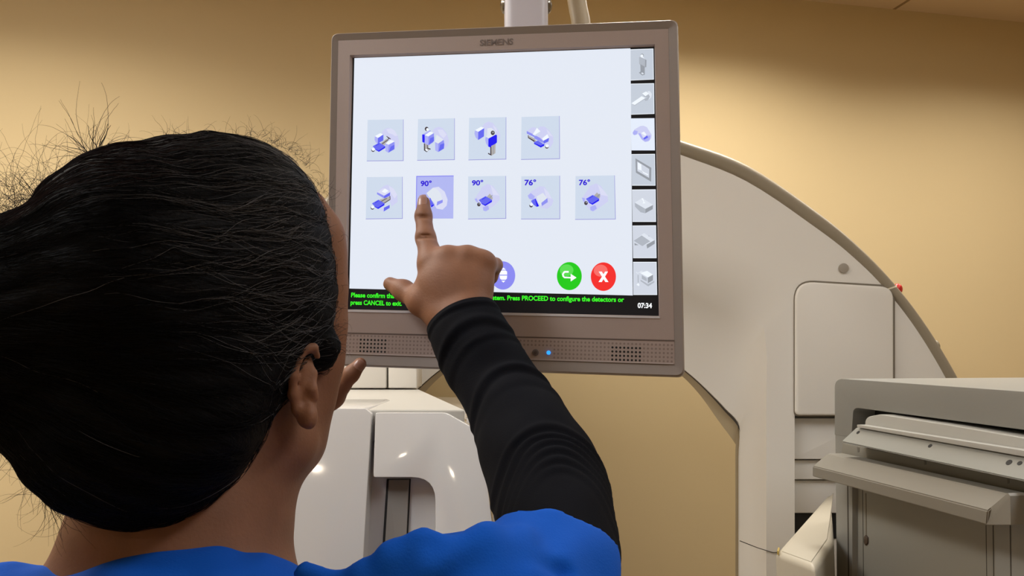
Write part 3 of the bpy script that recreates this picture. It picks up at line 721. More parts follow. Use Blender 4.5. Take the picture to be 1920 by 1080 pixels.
T.append((g4, 10.667, [(1108, 90), (1842, 72), (1835, 900), (1090, 912)], 't', [([(1390, 320), (1450, 265), (1520, 242), (1600, 270), (1680, 370), (1728, 520), (1700, 620), (1630, 690), (1560, 560), (1480, 420), (1420, 380)], 'L'), ([(1500, 300), (1600, 300), (1680, 400), (1620, 470), (1540, 400)], 'L2'),
    ([(1190, 400), (1240, 370), (1350, 318), (1360, 330), (1245, 410), (1240, 570), (1192, 545)], 'D'), ([(1195, 395), (1330, 320), (1350, 335), (1245, 400)], 'M'),
    ([(1225, 570), (1325, 600), (1322, 650), (1290, 680), (1350, 690), (1280, 748), (1228, 715)], 'G'), ([(1225, 570), (1245, 580), (1248, 700), (1300, 735), (1280, 750), (1226, 715)], 'K'), ([(1288, 600), (1300, 600), (1302, 660), (1360, 680), (1355, 700), (1290, 680)], 'K'), ([(1248, 700), (1275, 680), (1310, 715), (1283, 735)], 'W'),
    ([(1240, 410), (1315, 435), (1312, 612), (1245, 580)], 'M'), ([(1315, 435), (1425, 370), (1430, 520), (1400, 560), (1312, 615)], 'N'), ([(1350, 470), (1428, 440), (1425, 530), (1320, 605)], 'B'), ([(1240, 408), (1350, 335), (1415, 365), (1315, 437)], 'W'),
    ([(1448, 545), (1515, 575), (1510, 748), (1452, 715)], 'M'), ([(1515, 575), (1620, 505), (1635, 600), (1625, 680), (1510, 748)], 'N'), ([(1550, 600), (1630, 570), (1620, 680), (1520, 740)], 'B'), ([(1445, 545), (1480, 400), (1615, 500), (1512, 578)], 'i')], [(1280, 285, 38, 42, 'K'), (1296, 296, 26, 28, 'W')], None))
T.append((g5, 10.105, [(98, 112), (802, 98), (795, 892), (85, 908)], 't', [([(345, 270), (400, 210), (470, 180), (550, 210), (640, 330), (690, 430), (680, 520), (630, 560), (420, 400)], 'L'), ([(440, 310), (520, 300), (600, 380), (560, 470), (440, 480)], 'i'), ([(540, 240), (610, 300), (640, 380), (580, 340)], 'L2'),
    ([(210, 345), (270, 375), (268, 530), (220, 480), (197, 410)], 'M'), ([(270, 375), (382, 305), (378, 462), (268, 532)], 'B'), ([(210, 345), (320, 280), (385, 303), (270, 376)], 'W'),
    ([(410, 470), (465, 500), (462, 660), (420, 600), (402, 530)], 'M'), ([(410, 460), (560, 380), (600, 430), (465, 500)], 'i'),
    ([(500, 640), (598, 600), (595, 780), (520, 828), (500, 800)], 'G'), ([(498, 650), (518, 655), (520, 828), (455, 795), (460, 772), (498, 795)], 'K'), ([(548, 640), (560, 636), (562, 795), (548, 800)], 'j'),
    ([(462, 505), (600, 428), (625, 440), (624, 575), (600, 600), (520, 640), (500, 672), (460, 655)], 'D')], HEADK(545, 395, 38), None))
T.append((g5, 10.105, [(1090, 95), (1812, 75), (1812, 885), (1080, 900)], 't', [([(1400, 310), (1440, 275), (1520, 275), (1600, 330), (1690, 460), (1690, 580), (1640, 670), (1560, 690), (1450, 400)], 'L'), ([(1560, 320), (1620, 380), (1690, 470), (1600, 440)], 'L2'),
    ([(1212, 440), (1330, 500), (1370, 550), (1330, 570), (1214, 490)], 'G'), ([(1210, 440), (1222, 440), (1224, 478), (1340, 545), (1330, 568), (1212, 492)], 'K'),
    ([(1325, 570), (1400, 540), (1525, 620), (1455, 672), (1330, 600)], 'B'), ([(1325, 585), (1455, 640), (1525, 600), (1520, 640), (1455, 674), (1328, 605)], 'D'),
    ([(1188, 360), (1330, 430), (1340, 480), (1190, 410)], 'N'), ([(1190, 358), (1300, 285), (1370, 300), (1450, 365), (1335, 435)], 'L'), ([(1300, 430), (1380, 300), (1448, 365), (1340, 435)], 'W'),
    ([(1330, 455), (1370, 450), (1500, 520), (1500, 590), (1330, 500)], 'N'), ([(1365, 450), (1480, 385), (1560, 400), (1612, 485), (1500, 545), (1440, 490)], 'L'), ([(1480, 500), (1580, 420), (1612, 487), (1500, 548)], 'W'), ([(1500, 548), (1612, 488), (1600, 560), (1510, 600)], 'B')], HEADW(1570, 655), None))
T.append((g6, 10.667, [(82, 130), (800, 122), (795, 955), (62, 965)], 't', [([(290, 420), (420, 310), (490, 280), (590, 330), (690, 480), (700, 620), (580, 715), (540, 600), (480, 420)], 'L'), ([(520, 300), (620, 360), (690, 480), (640, 560), (560, 440)], 'L2'),
    ([(290, 430), (430, 500), (430, 555), (285, 470)], 'N'), ([(288, 430), (400, 355), (460, 355), (550, 430), (430, 502)], 'L2'), ([(380, 420), (440, 360), (520, 400), (450, 450)], 'W'), ([(430, 502), (550, 430), (545, 500), (430, 558)], 'B'),
    ([(330, 580), (470, 540), (548, 510), (552, 580), (430, 655)], 'G'), ([(365, 612), (480, 548), (488, 556), (378, 620)], 'K'), ([(420, 650), (545, 570), (535, 510), (552, 505), (556, 580), (430, 662)], 'K'),
    ([(340, 780), (430, 735), (430, 815), (400, 815)], 'L'), ([(425, 740), (540, 685), (540, 745), (420, 818)], 'B')] + BODY(185, 655), HEADW(195, 740), None))
T.append((g6, 10.667, [(1078, 115), (1820, 105), (1812, 958), (1065, 960)], 'S', [([(1400, 340), (1520, 322), (1640, 420), (1700, 580), (1680, 700), (1600, 780), (1480, 760), (1440, 700)], 'L2'),
    ([(1275, 450), (1400, 345), (1490, 370), (1560, 460), (1605, 630), (1490, 700), (1420, 640), (1340, 545)], 'i'), ([(1490, 620), (1600, 580), (1602, 635), (1480, 700)], 'N'), ([(1340, 545), (1352, 540), (1430, 690), (1370, 730), (1340, 640)], 'B'), ([(1370, 700), (1430, 675), (1430, 692), (1375, 735)], 'D')], [], ('90°', (787.3, 348.6), (808, 348.6), 338)))
T.append((g7, 6.62, [(52, 72), (522, 65), (520, 592), (50, 600)], 't', [([(205, 240), (215, 210), (290, 162), (360, 190), (440, 300), (445, 360), (380, 430), (300, 480), (230, 470), (140, 370), (135, 345)], 'L'), ([(330, 175), (380, 230), (440, 310), (360, 300)], 'L2'),
    ([(130, 350), (160, 345), (180, 400), (150, 385)], 'M'), ([(235, 455), (300, 430), (312, 480), (270, 505), (240, 495)], 'M'), ([(275, 335), (320, 285), (355, 330), (355, 355), (320, 370)], 'G'), ([(300, 350), (350, 300), (355, 310), (310, 360)], 'j')] + BODY(182, 365, .66), HEADK(184, 420, 21), ('90°', (883.7, 347.3), (905, 347), 337)))
T.append((g7, 6.62, [(712, 70), (1192, 62), (1190, 598), (708, 600)], 't', [([(795, 300), (830, 260), (940, 192), (1000, 200), (1060, 290), (1110, 370), (1090, 430), (1030, 475), (960, 460), (900, 400), (860, 370), (800, 345)], 'L'), ([(990, 210), (1050, 270), (1090, 350), (1020, 330)], 'L2'),
    ([(790, 310), (830, 278), (880, 320), (860, 365), (810, 350)], 'M'), ([(900, 320), (980, 275), (1030, 340), (1040, 390), (960, 440), (920, 400)], 'i'), ([(960, 400), (1035, 340), (1040, 390), (965, 440)], 'N'), ([(830, 375), (885, 345), (930, 435), (900, 450), (860, 420)], 'B'), ([(880, 350), (888, 345), (932, 440), (905, 450)], 'D')], HEADW(833, 432, 22), ('76°', (982.6, 347), (1004.5, 347), 336)))
T.append((g7, 6.62, [(1385, 68), (1872, 58), (1880, 600), (1380, 605)], 't', [([(1535, 240), (1560, 190), (1640, 158), (1700, 190), (1780, 310), (1790, 380), (1720, 430), (1620, 502), (1560, 490), (1480, 390), (1465, 340)], 'L'), ([(1660, 170), (1740, 250), (1790, 320), (1700, 300)], 'L2'),
    ([(1462, 335), (1500, 340), (1500, 390), (1480, 380)], 'M'), ([(1565, 450), (1630, 425), (1650, 470), (1600, 505), (1570, 490)], 'M'), ([(1605, 320), (1650, 270), (1692, 315), (1680, 345), (1650, 350)], 'G'), ([(1635, 330), (1680, 285), (1692, 300), (1650, 345)], 'j')] + BODY(1512, 350, .66), HEADK(1514, 402, 22), ('76°', (1085, 346.8), (1106, 346.6), 336)))
for f, k, q, base, polys, dd, tx in T:
    l = Layer(); qq = f(q); sel = base == 'S'
    sh = [(x + (.0 if not sel else 0), y) for x, y in qq]
    if sel:
        l.poly([(qq[0][0] - .6, qq[0][1] - .9), (qq[1][0], qq[1][1] - .9), (qq[1][0], qq[1][1] + 1), (qq[2][0], qq[2][1]), (qq[3][0] - .6, qq[3][1])], 'p'); l.poly([(qq[0][0] + .9, qq[0][1] + .9), (qq[1][0], qq[1][1] + .9), qq[2], (qq[3][0] + .9, qq[3][1])], 'S')
    else:
        l.poly([qq[0], qq[1], (qq[2][0] + .6, qq[2][1] + .7), (qq[3][0], qq[3][1] + .7)], 'E'); l.poly([qq[0], (qq[1][0] - .9, qq[1][1]), (qq[2][0] - .6, qq[2][1] - .5), (qq[3][0], qq[3][1] - .5)], 't')
    for pts, cc in polys: l.poly(f(pts), cc)
    for x, y, rx, ry, cc in dd:
        X, Y = f([(x, y)])[0]; l.disc(X, Y, rx / k, ry / k, cc)
    t = l.done('icon_tile')
    if tx: put_text('tile_number', tx[0], tx[1], tx[2], tx[3], Z0 + .0009, PM[PIDX['tx']], scr, .035, '9')
# round buttons
def rbut(cx, cy, rx, ry, c1, c2, glyphs):
    l = Layer(); l.disc(cx, cy, rx, ry, c1, seg=48); l.disc(cx - rx * .22, cy - ry * .42, rx * .55, ry * .42, c2, seg=32)
    for g_ in glyphs: l.poly(g_, 'wh')
    return l.done('round_button')
f8 = tr(920, 480, 6.0)
rbut(943, 516.5, 23, 26.5, 'p', 'N', [f8([(145, 130), (118, 155), (172, 155)]), f8([(105, 175), (125, 162), (168, 162), (185, 175), (186, 210), (100, 210)]), f8([(100, 220), (186, 220), (182, 255), (168, 267), (122, 267), (105, 255)]), f8([(120, 278), (166, 278), (143, 300)])])
rbut(1067.5, 517.7, 23.3, 26.3, 'gr', 'gl', [f8([(815, 180), (830, 168), (878, 168), (878, 188), (838, 188), (824, 200), (822, 215), (832, 232), (900, 236), (900, 252), (828, 250), (808, 232), (802, 205)]), f8([(900, 200), (966, 243), (900, 287)])])
rbut(1131.4, 518.7, 23.6, 26.8, 'r', 'rl', [f8([(1215, 175), (1250, 175), (1326, 293), (1290, 293)]), f8([(1288, 175), (1320, 175), (1250, 293), (1213, 293)])])
GT = PM[PIDX['gt']]; WT = PM[PIDX['wh']]
put_text('message_line', 'Please confirm that', (656.5, 557), (741.5, 559), 548.2, Z0 + .0006, GT, scr, .03)
put_text('message_line', 'system. Press PROCEED to configure the detectors or', (913, 562), (1170, 566), 553, Z0 + .0006, GT, scr, .03)
put_text('message_line', 'press CANCEL to exit.', (655.5, 571), (752, 573.2), 562.2, Z0 + .0006, GT, scr, .03)
put_text('clock', '07:34', (1195.5, 577.3), (1222.5, 577.8), 567.3, Z0 + .0006, WT, scr, .035, '0')

# ------------------------------------------------------------------ ceiling suspension behind the monitor
POLE = mat('pole_lilac', (206, 202, 210), rough=.35, spec=.5)
pt = P(987, 20, .99)
sus = empty('ceiling_suspension', (pt.x, pt.y, CEIL), 'pale square pole with side bolts holding the monitor from above', 'monitor support')
hw = 41.5 / FPX * .99
sq = rounded([(-hw, -hw), (hw, -hw), (hw, hw), (-hw, hw)], .014, 6)
dl = MF.w(0, 0, -.058)
prism('pole', [Vector((pt.x + p.x, pt.y + hw + p.y, 1.66)) for p in sq], Vector((0, 0, CEIL - 1.66)), POLE, sus)
box('mount_plate', (pt.x, pt.y - .002, 1.72), (.12, .02, .12), BEZ2, sus, bevel=.003)
for s_ in (-1, 1):
    bm = bmesh.new(); c = P(945.5 if s_ < 0 else 1028.5, -3, .99); c.y = pt.y + hw * .7
    bmesh.ops.create_uvsphere(bm, u_segments=16, v_segments=10, radius=.0105, matrix=Matrix.Translation(c) @ Matrix.Diagonal((.55, 1, 1, 1)))
    link('bolt', mesh_of(bm), mat('bolt_metal', (140, 132, 120), rough=.25, metal=.8), sus)
box('ceiling_plate', (pt.x, pt.y + hw, CEIL - .02), (.2, .2, .04), POLE, sus, bevel=.005)
con = [P(1046, -330, 1.08), P(1064, -160, 1.08), P(1073, -60, 1.07), P(1083, 10, 1.06), P(1090, 50, 1.05), P(1092, 120, 1.04), P(1080, 190, 1.03), P(1050, 240, .98)]
tube('cable_conduit', [Vector(p) for p in catmull(con, 5)], 17.5 / FPX * 1.06, mat('conduit_tan', (178, 164, 138), rough=.5), sus)
# ------------------------------------------------------------------ the woman
SKIN = mat('skin_brown', (136, 94, 70), rough=.58, spec=.3, sss=.08, bump=.25, bscale=420, var=.10, vscale=35)
NAIL = mat('nail', (158, 118, 102), rough=.3, spec=.5)
HAIRM = mat('hair_black', (8, 7, 9), rough=.6, spec=.10, bump=.6, bscale=160, bstretch=(1, 4, 4))
HAIRG = mat('hair_grey', (86, 84, 86), rough=.6, spec=.2)
HAIRR = mat('hair_auburn', (34, 18, 16), rough=.6, spec=.15)
SCRUB = mat('scrub_blue', (8, 84, 190), rough=.8, spec=.15, bump=.3, bscale=700)
BLK = mat('knit_black', (10, 11, 17), rough=.9, spec=.1, bump=.3, bscale=900)
HP = lambda x, y, off: MF.hit(x, y, off)
foot_at = P(150, 1300, .47)
person = empty('person', (foot_at.x, foot_at.y, 0), 'woman with messy black hair bun in blue scrubs touching the monitor screen', 'person')
KP = .87 / FPX
# head frame
YAW, TILT, HS = math.radians(18), math.radians(22), 1.0
hf0 = Vector((math.sin(YAW), math.cos(YAW), 0)); hr = Vector((math.cos(YAW), -math.sin(YAW), 0))
hfw = (hf0 * math.cos(TILT) + Vector((0, 0, 1)) * math.sin(TILT)).normalized(); hup = hr.cross(hfw)
EAR = P(566, 722, .515)
HC = EAR - hr * .078 * HS + hup * .018
def hd(x, y, z): return HC + (hr * x + hfw * y + hup * z) * HS
HM = np.array([hr[:], hfw[:], hup[:]]).T
B = SDF((-.42, .395, 1.20), (.095, .925, 1.75), .00145)
s = HS
B.ell(hd(0, -.012, .028), (.074 * s, .095 * s, .084 * s), HM, .01)
B.ell(hd(0, .035, -.035), (.060 * s, .060 * s, .082 * s), HM, .03)
B.cone(hd(0, .066, -.098), hd(0, .056, -.088), .019, .026, .03)
for q in (-1, 1):
    B.cone(hd(q * .052, .006, -.066), hd(q * .014, .064, -.098), .019, .018, .03)
    B.cone(hd(q * .041, .056, -.022), hd(q * .036, .062, -.040), .020, .018, .025)
    B.cone(hd(q * .012, .086, .014), hd(q * .040, .074, .013), .011, .010, .02)
    B.ell(hd(q * .031, .088, -.004), (.016, .010, .009), HM, .008, cut=True)
    B.ell(hd(q * .031, .078, -.004), (.0135, .0135, .0125), HM, .003)
B.cone(hd(0, .090, .004), hd(0, .110, -.034), .008, .011, .012)
for q in (-1, 1): B.ell(hd(q * .012, .099, -.037), (.008, .009, .007), HM, .008)
B.ell(hd(0, .091, -.062), (.023, .011, .0065), HM, .006); B.ell(hd(0, .088, -.074), (.021, .012, .0075), HM, .006)
# cheek and temple contour
ct = [(580, 385, 30), (600, 440, 33), (605, 492, 31), (607, 550, 31), (606, 615, 30), (594, 680, 33), (572, 745, 37), (545, 800, 38), (490, 850, 42)]
dd_ = [.575, .572, .570, .568, .566, .566, .568, .572, .575]
B.chain([P(x, y, d) for (x, y, r), d in zip(ct, dd_)], [r * .568 / FPX for _, _, r in ct], .02)
# ear: bowl, helix, lobe
def ep(x, y, d=.513): return P(x, y, d)
kk_ = .513 / FPX
B.ell(P(572, 720, .520), (22 * kk_, .0085, 66 * kk_), Matrix.Rotation(math.radians(-6), 3, 'Y'), .006)
B.ell(P(590, 722, .512), (15 * kk_, .010, 40 * kk_), None, .004, cut=True)
B.chain([ep(596, 668, .522), ep(588, 652, .516), ep(572, 654), ep(556, 675, .509), ep(549, 705, .507), ep(549, 740, .508), ep(556, 768, .510), ep(568, 788, .512)], [6 * kk_, 7 * kk_, 8 * kk_, 8.5 * kk_, 8.5 * kk_, 8 * kk_, 8 * kk_, 9 * kk_], .004)
B.ell(ep(581, 783, .512), (14.5 * kk_, .006, 22 * kk_), None, .006)
B.chain([ep(592, 745, .516), ep(586, 730, .515), ep(590, 700, .520)], [6 * kk_, 6 * kk_, 5 * kk_], .005)
earl = hd(-.080, -.006, -.030)
B.ell(earl, (.006, .017, .030), HM, .005)
# neck, trunk
B.chain([P(420, 790, .555), P(360, 930, .54), P(338, 1020, .53), P(335, 1150, .53), P(330, 1300, .53)], [.058, .064, .0685, .072, .09], .02)
B.cone(P(60, 1330, .47), P(880, 1310, .48), .062, .062, .05)
# arms under the clothes
B.chain([P(-70, 1230, .47), P(-20, 1222, .53), P(30, 1225, .57), P(145, 1220, .64), P(250, 1135, .68), P(556, 790, .85)], [.040, .034, .034, .034, .032, .024], .015)
B.chain([P(980, 1190, .48), P(1046, 1090, .565), P(1038, 985, .61), P(995, 835, .695), P(900, 660, .785)], [.045, .030, .028, .030, .022], .02)
# right hand
def hand_lo_hi(pts, m): 
    a = np.array([p[:] for p in pts]); return a.min(0) - m, a.max(0) + m
R_ = {}
idx = [HP(812, 497, .046), HP(798, 446, .028), HP(794, 405, .013), HP(794.5, 379.5, .0048)]
mid_ = [HP(843, 488, .052), HP(862, 500, .020), HP(872, 535, .018), HP(866, 556, .034)]
rng_ = [HP(879, 487, .053), HP(894, 500, .022), HP(900, 535, .022), HP(892, 556, .036)]
lit = [HP(911, 497, .050), HP(928.5, 497, .030), HP(921, 520, .026), HP(905, 540, .034)]
thb = [HP(822, 588, .060), HP(789, 566, .056), HP(757, 545, .038), HP(731.5, 532.5, .028)]
wr = [HP(846, 606, .066), HP(888, 592, .066)]
low_ = [HP(868, 668, .086), HP(915, 645, .086)]
allp = idx + mid_ + rng_ + lit + thb + wr + [low_[0] * .5 + wr[0] * .5]
Hn = B
px_ = lambda *r: [x * .84 / FPX for x in r]
Hn.chain(idx, px_(25, 18.3, 15.6, 12.6), .006)
for m_, (a, b) in ((HP(804, 527, .055), (24, 23)), (HP(843, 512, .060), (24, 23)), (HP(879, 512, .060), (23, 22)), (HP(907, 520, .057), (20, 19))):
    pass
mc = [(idx[0], wr[0], 24, 30), (mid_[0], wr[0] * .6 + wr[1] * .4, 22, 30), (rng_[0], wr[0] * .3 + wr[1] * .7, 21, 30), (lit[0], wr[1], 19, 28)]
for a, b, ra, rb in mc:
    Hn.cone(a, b, *px_(ra, rb), k=.014)
Hn.ell(HP(850, 545, .058), px_(64, 30, 56), None, .012)
Hn.cone(wr[0], low_[0], *px_(29, 34), k=.014); Hn.cone(wr[1], low_[1], *px_(29, 36), k=.014)
Hn.cone(wr[0] * .5 + wr[1] * .5, low_[0] * .5 + low_[1] * .5, *px_(32, 38), k=.014)
Hn.chain(mid_, px_(20, 15.5, 13.5, 11), .003); Hn.chain(rng_, px_(19.5, 15, 13, 11), .003); Hn.chain(lit, px_(17.5, 13.8, 12, 10), .003)
for p, r in ((HP(841, 478, .054), 12), (HP(877, 477, .054), 11.5), (HP(908, 486, .052), 11)): Hn.cone(p, p, *px_(r, r), k=.014)
Hn.chain(thb, px_(30, 22, 18, 13.4), .009)
Hn.cone(thb[1], HP(800, 535, .052), *px_(14, 18), k=.012)      # web
# finger creases
for (x, y, o) in ((797, 441, .037), (795, 447, .036), (794, 404, .0225), (795, 408, .023)):
    p = HP(x, y, o + .0035); Hn.ell(p, (.009, .0036, .0006), None, .003, cut=True)
# left hand on the lower corner of the monitor
tl = [HP(622, 742, .004), HP(640, 722, .013), HP(658, 702, .0165), HP(675, 682.5, .0130)]
fl = [[HP(616 + 0, 712 + 22 * i, -.040), HP(634 + 2 * i, 690 + 15 * i, -.074), HP(652 + 3 * i, 678 + 16 * i, -.078), HP(662 + 2 * i, 672 + 14 * i, -.074)] for i in range(1)]
wl = HP(556, 790, .01)
Hl = B
Hl.chain(tl, px_(21, 17, 15, 12.6), .006)
palm = HP(596, 748, -.018)
Hl.cone(palm, wl, *px_(30, 34), k=.014); Hl.cone(tl[0], wl, *px_(22, 30), k=.014)
for i, (rx, yo) in enumerate(((0, 0), (-14, 14), (-28, 27), (-42, 38))):
    a = HP(612 + rx, 708 + yo, -.040); b = HP(624 + rx * .8, 690 + yo, -.074); c = HP(642 + rx * .7, 680 + yo, -.080); d = HP(654 + rx * .7, 676 + yo, -.078)
    Hl.chain([wl, a], px_(28, 18), .012); Hl.chain([a, b, c, d], px_(17, 14, 12.5, 10.5), .003)
body = link('body', B.mesh('body', 1), SKIN, person); del B, Hn, Hl
def nail(name, base, tip, view, r, wdt=50, k=12):
    ax = (tip - base).normalized(); up = (view - ax * view.dot(ax)).normalized(); sd = ax.cross(up)
    L = (tip - base).length; bm = bmesh.new(); rows = []
    for i in range(k + 1):
        t = i / k; rr = r * (1.0 - .10 * t); wv = math.radians(wdt) * (math.sqrt(max(0, 1 - (max(0, .35 - t) / .35) ** 2)) * .55 + .45) * (1 - .35 * max(0, t - .7) / .3)
        rows.append([bm.verts.new(base + ax * L * t + up * (rr * math.cos(a) - .0012 * max(0, t - .55) ** 2 * 8) + sd * rr * math.sin(a)) for a in [wv * (j / 8 * 2 - 1) for j in range(9)]])
    for i in range(k):
        for j in range(8): bm.faces.new((rows[i][j], rows[i][j + 1], rows[i + 1][j + 1], rows[i + 1][j]))
    o = link(name, mesh_of(bm), NAIL, person)
    md = o.modifiers.new('s', 'SOLIDIFY'); md.thickness = .0005; md.offset = 1
    return o
tocam = (CO - idx[3]).normalized()
nail('fingernail', idx[3] + (idx[2] - idx[3]) * .50, idx[3] + (idx[3] - idx[2]) * .36, (tocam + Vector((-.25, 0, 0))), px_(13.3)[0], 46)
nail('thumbnail', tl[3] + (tl[2] - tl[3]) * .45, tl[3] + (tl[3] - tl[2]) * .30, (tocam + Vector((.1, 0, .1))), px_(13.4)[0], 50)

# ------------------------------------------------------------------ sleeves of the black undershirt
def sleeve(name, sta, folds, hem=True, jit=0):
    """sta: (left px, right px, depth) down the arm; folds: (t_left, t_mid, t_right, height, width)"""
    C_ = catmull([((a[0] + b[0]) / 2, (a[1] + b[1]) / 2, d) for a, b, d in sta], 12)
    W_ = catmull([((b[0] - a[0]) / 2, (b[1] - a[1]) / 2, d) for a, b, d in sta], 12)
    cs = [P(*c) for c in C_]; n = len(cs); SEG = 96; rows = []
    for i in range(n):
        t = i / 12
        tn = (cs[min(i + 1, n - 1)] - cs[max(i - 1, 0)]).normalized()
        side = (CR * W_[i][0] - CU * W_[i][1]) * (C_[i][2] / FPX); r = side.length
        e1 = side.normalized(); vw = (CO - cs[i]).normalized(); tn2 = (tn - e1 * tn.dot(e1)).normalized()
        e2 = e1.cross(tn2); e2 = e2 if e2.dot(vw) > 0 else -e2
        row = []
        for k in range(SEG):
            a = 2 * math.pi * k / SEG; s_ = math.cos(a); rr = r * (1 if math.sin(a) > 0 else .93)
            disp = 0
            for (tl_, tm, tr_, hgt, wd) in folds:
                q = tm + (tr_ - tl_) / 2 * s_ + ((tr_ + tl_) / 2 - tm) * s_ * s_
                u = (t - q) / wd; fade = .35 + .65 * max(0, math.sin(a))
                disp += hgt * fade * (math.exp(-u * u) - .7 * math.exp(-(u - 1.7) ** 2 * 1.2))
            disp += .0006 * math.sin(3 * a + t * 2.1 + jit) + .0004 * math.sin(5 * a - t * 3.3)
            row.append(cs[i] + e1 * (rr + disp) * math.cos(a) + e2 * (rr * .95 + disp) * math.sin(a))
        rows.append(row)
    if hem:
        ctr = lambda row, f, dz: [c0_ + (p - c0_) * f + dz for p in row for c0_ in [sum(row, Vector()) / len(row)]]
        d0 = (cs[0] - cs[1]).normalized()
        first = rows[0]
        rows = [ctr(first, .90, -d0 * .012), ctr(first, .955, d0 * .0002), ctr(first, .985, d0 * .0012), first] + rows[1:]
    rows = [r + [r[0]] for r in rows]
    return strips(name, rows, BLK, person, 60)
STR = [((805, 630), (931, 571), 0.8), ((814, 665), (958, 616), 0.785), ((832, 703), (988, 664), 0.77), ((860, 750), (1022, 715), 0.75), ((880, 795), (1058, 765), 0.725), ((892, 832), (1088, 812), 0.7), ((900, 868), (1117, 862), 0.675), ((911, 912), (1139, 910), 0.65), ((924, 958), (1151, 962), 0.62), ((938, 1005), (1158, 1020), 0.585), ((950, 1060), (1163, 1090), 0.55)]
FR = [(.35, .22, .30, .0014, .10), (1.75, .95, 1.1, .0022, .16), (2.5, 1.75, 1.55, .0010, .14), (4.3, 3.15, 3.2, .0024, .17), (4.9, 3.9, 3.9, .0006, .2),
      (7.9, 6.25, 6.9, .0022, .15), (8.6, 6.65, 7.5, .0020, .13), (9.1, 7.05, 8.0, .0018, .12), (9.4, 7.45, 8.5, .0016, .12), (9.8, 7.85, 9.0, .0014, .12), (10, 8.2, 9.5, .001, .12)]
sleeve('undershirt_sleeve', STR, FR)
STL = [((532, 768), (575, 815), .85), ((468, 812), (555, 900), .80), ((390, 890), (500, 990), .755), ((290, 980), (420, 1105), .71), ((180, 1080), (320, 1215), .675), ((60, 1130), (230, 1310), .64), ((-30, 1120), (60, 1330), .56), ((-140, 1110), (30, 1330), .50)]
sleeve('undershirt_sleeve', STL, [(1.5, 1.2, 1.5, .0015, .15), (3, 2.6, 3, .002, .2)], True, 2)

# ------------------------------------------------------------------ scrub top
lo = np.array((-.52, .20, .86)); hi = np.array((.26, .78, 1.48))
S = SDF(lo, hi, .0032)
S.cone(P(60, 1340, .47), P(850, 1330, .48), .070, .070, .05)
S.chain([P(215, 1262, .475), P(335, 1258, .465), P(435, 1262, .475)], [.070, .070, .067], .02)
S.cone(P(100, 1275, .475), P(-60, 1262, .46), .050, .052, .03)
S.cone(P(-60, 1262, .46), P(-100, 1380, .50), .053, .055, .03)
S.chain([P(620, 1335, .48), P(800, 1198, .475), P(950, 1170, .475)], [.060, .056, .052], .02)
S.chain([P(950, 1166, .478), P(1022, 1092, .515), P(1046, 1004, .56)], [.053, .0435, .0445], .02)
S.chain([P(704, 1078, .455), P(740, 1046, .452), P(790, 1016, .452), P(806, 1060, .446)], [.007, .008, .0062, .010], .010)
S.chain([P(840, 1034, .452), P(910, 1022, .46), P(965, 1020, .475)], [.006, .006, .005], .02)
S.chain([P(668, 1092, .458), P(684, 1084, .455), P(694, 1110, .452)], [.008, .0085, .010], .006)
S.chain([P(570, 1075, .46), P(640, 1100, .46)], [.008, .008], .010)
for g_ in (((812, 1018, .44), (806, 1045, .43), (800, 1085, .42)), ((880, 1030, .425), (950, 1042, .425), (1030, 1090, .44)), ((940, 1012, .44), (1000, 1030, .445), (1060, 1075, .46)),
           ((730, 1070, .425), (742, 1090, .42)), ((900, 1060, .42), (960, 1085, .425))):
    S.chain([P(*q) for q in g_], [.0038] * len(g_), .008, True)
tc = P(400, 1500, .53)
S.ell((tc.x, tc.y, 1.13), (.165, .105, .22), None, .06)
S.ell((tc.x, tc.y, .98), (.17, .115, .16), None, .06)
# open at the neck and sleeves: cut by planes at the hems
axd = (P(1030, 880, .63) - P(1048, 1050, .52)).normalized()
X, Y, Zg = S.grid()
hemo = P(1035, 961, .517)
near_arm = (X > P(900, 1000, .52).x)
dpl = (X - hemo.x) * axd.x + (Y - hemo.y) * axd.y + (Zg - hemo.z) * axd.z
S.F = np.where(near_arm, np.maximum(S.F, dpl.astype(np.float32)), S.F)
W1 = .0016 * np.sin(60 * X + 45 * Zg + 2 * np.sin(30 * Y)) * np.sin(38 * Zg - 25 * X + 1) + .0011 * np.sin(120 * X - 90 * Zg + 3 * np.sin(40 * X)) * np.sin(70 * Y + 30 * Zg)
S.F = (S.F + W1).astype(np.float32)
del X, Y, Zg, dpl, W1, near_arm
top = link('scrub_top', S.mesh('scrub_top', 1), SCRUB, person)
# trousers and shoes below the frame
lo = np.array((-.42, .30, .05)); hi = np.array((.12, .76, 1.06))
T_ = SDF(lo, hi, .007)
T_.ell((tc.x, tc.y, .93), (.165, .115, .12), None, .05)
for q in (-1, 1):
    T_.chain([(tc.x + q * .085, tc.y, .90), (tc.x + q * .095, tc.y + .01, .50), (tc.x + q * .10, tc.y + .01, .09)], [.088, .070, .062], .02)
link('scrub_trousers', T_.mesh('scrub_trousers', 1), SCRUB, person)
for q in (-1, 1):
    h_ = SDF((tc.x + q * .10 - .07, tc.y - .10, -.02), (tc.x + q * .10 + .07, tc.y + .24, .13), .004)
    h_.chain([(tc.x + q * .10, tc.y - .03, .045), (tc.x + q * .105, tc.y + .06, .04), (tc.x + q * .115, tc.y + .14, .032)], [.040, .042, .036], .02)
    h_.halfspace((0, 0, .002), (0, 0, -1))
    link('shoe', h_.mesh('shoe', 1), mat('shoe_white', (200, 200, 200), rough=.5), person)

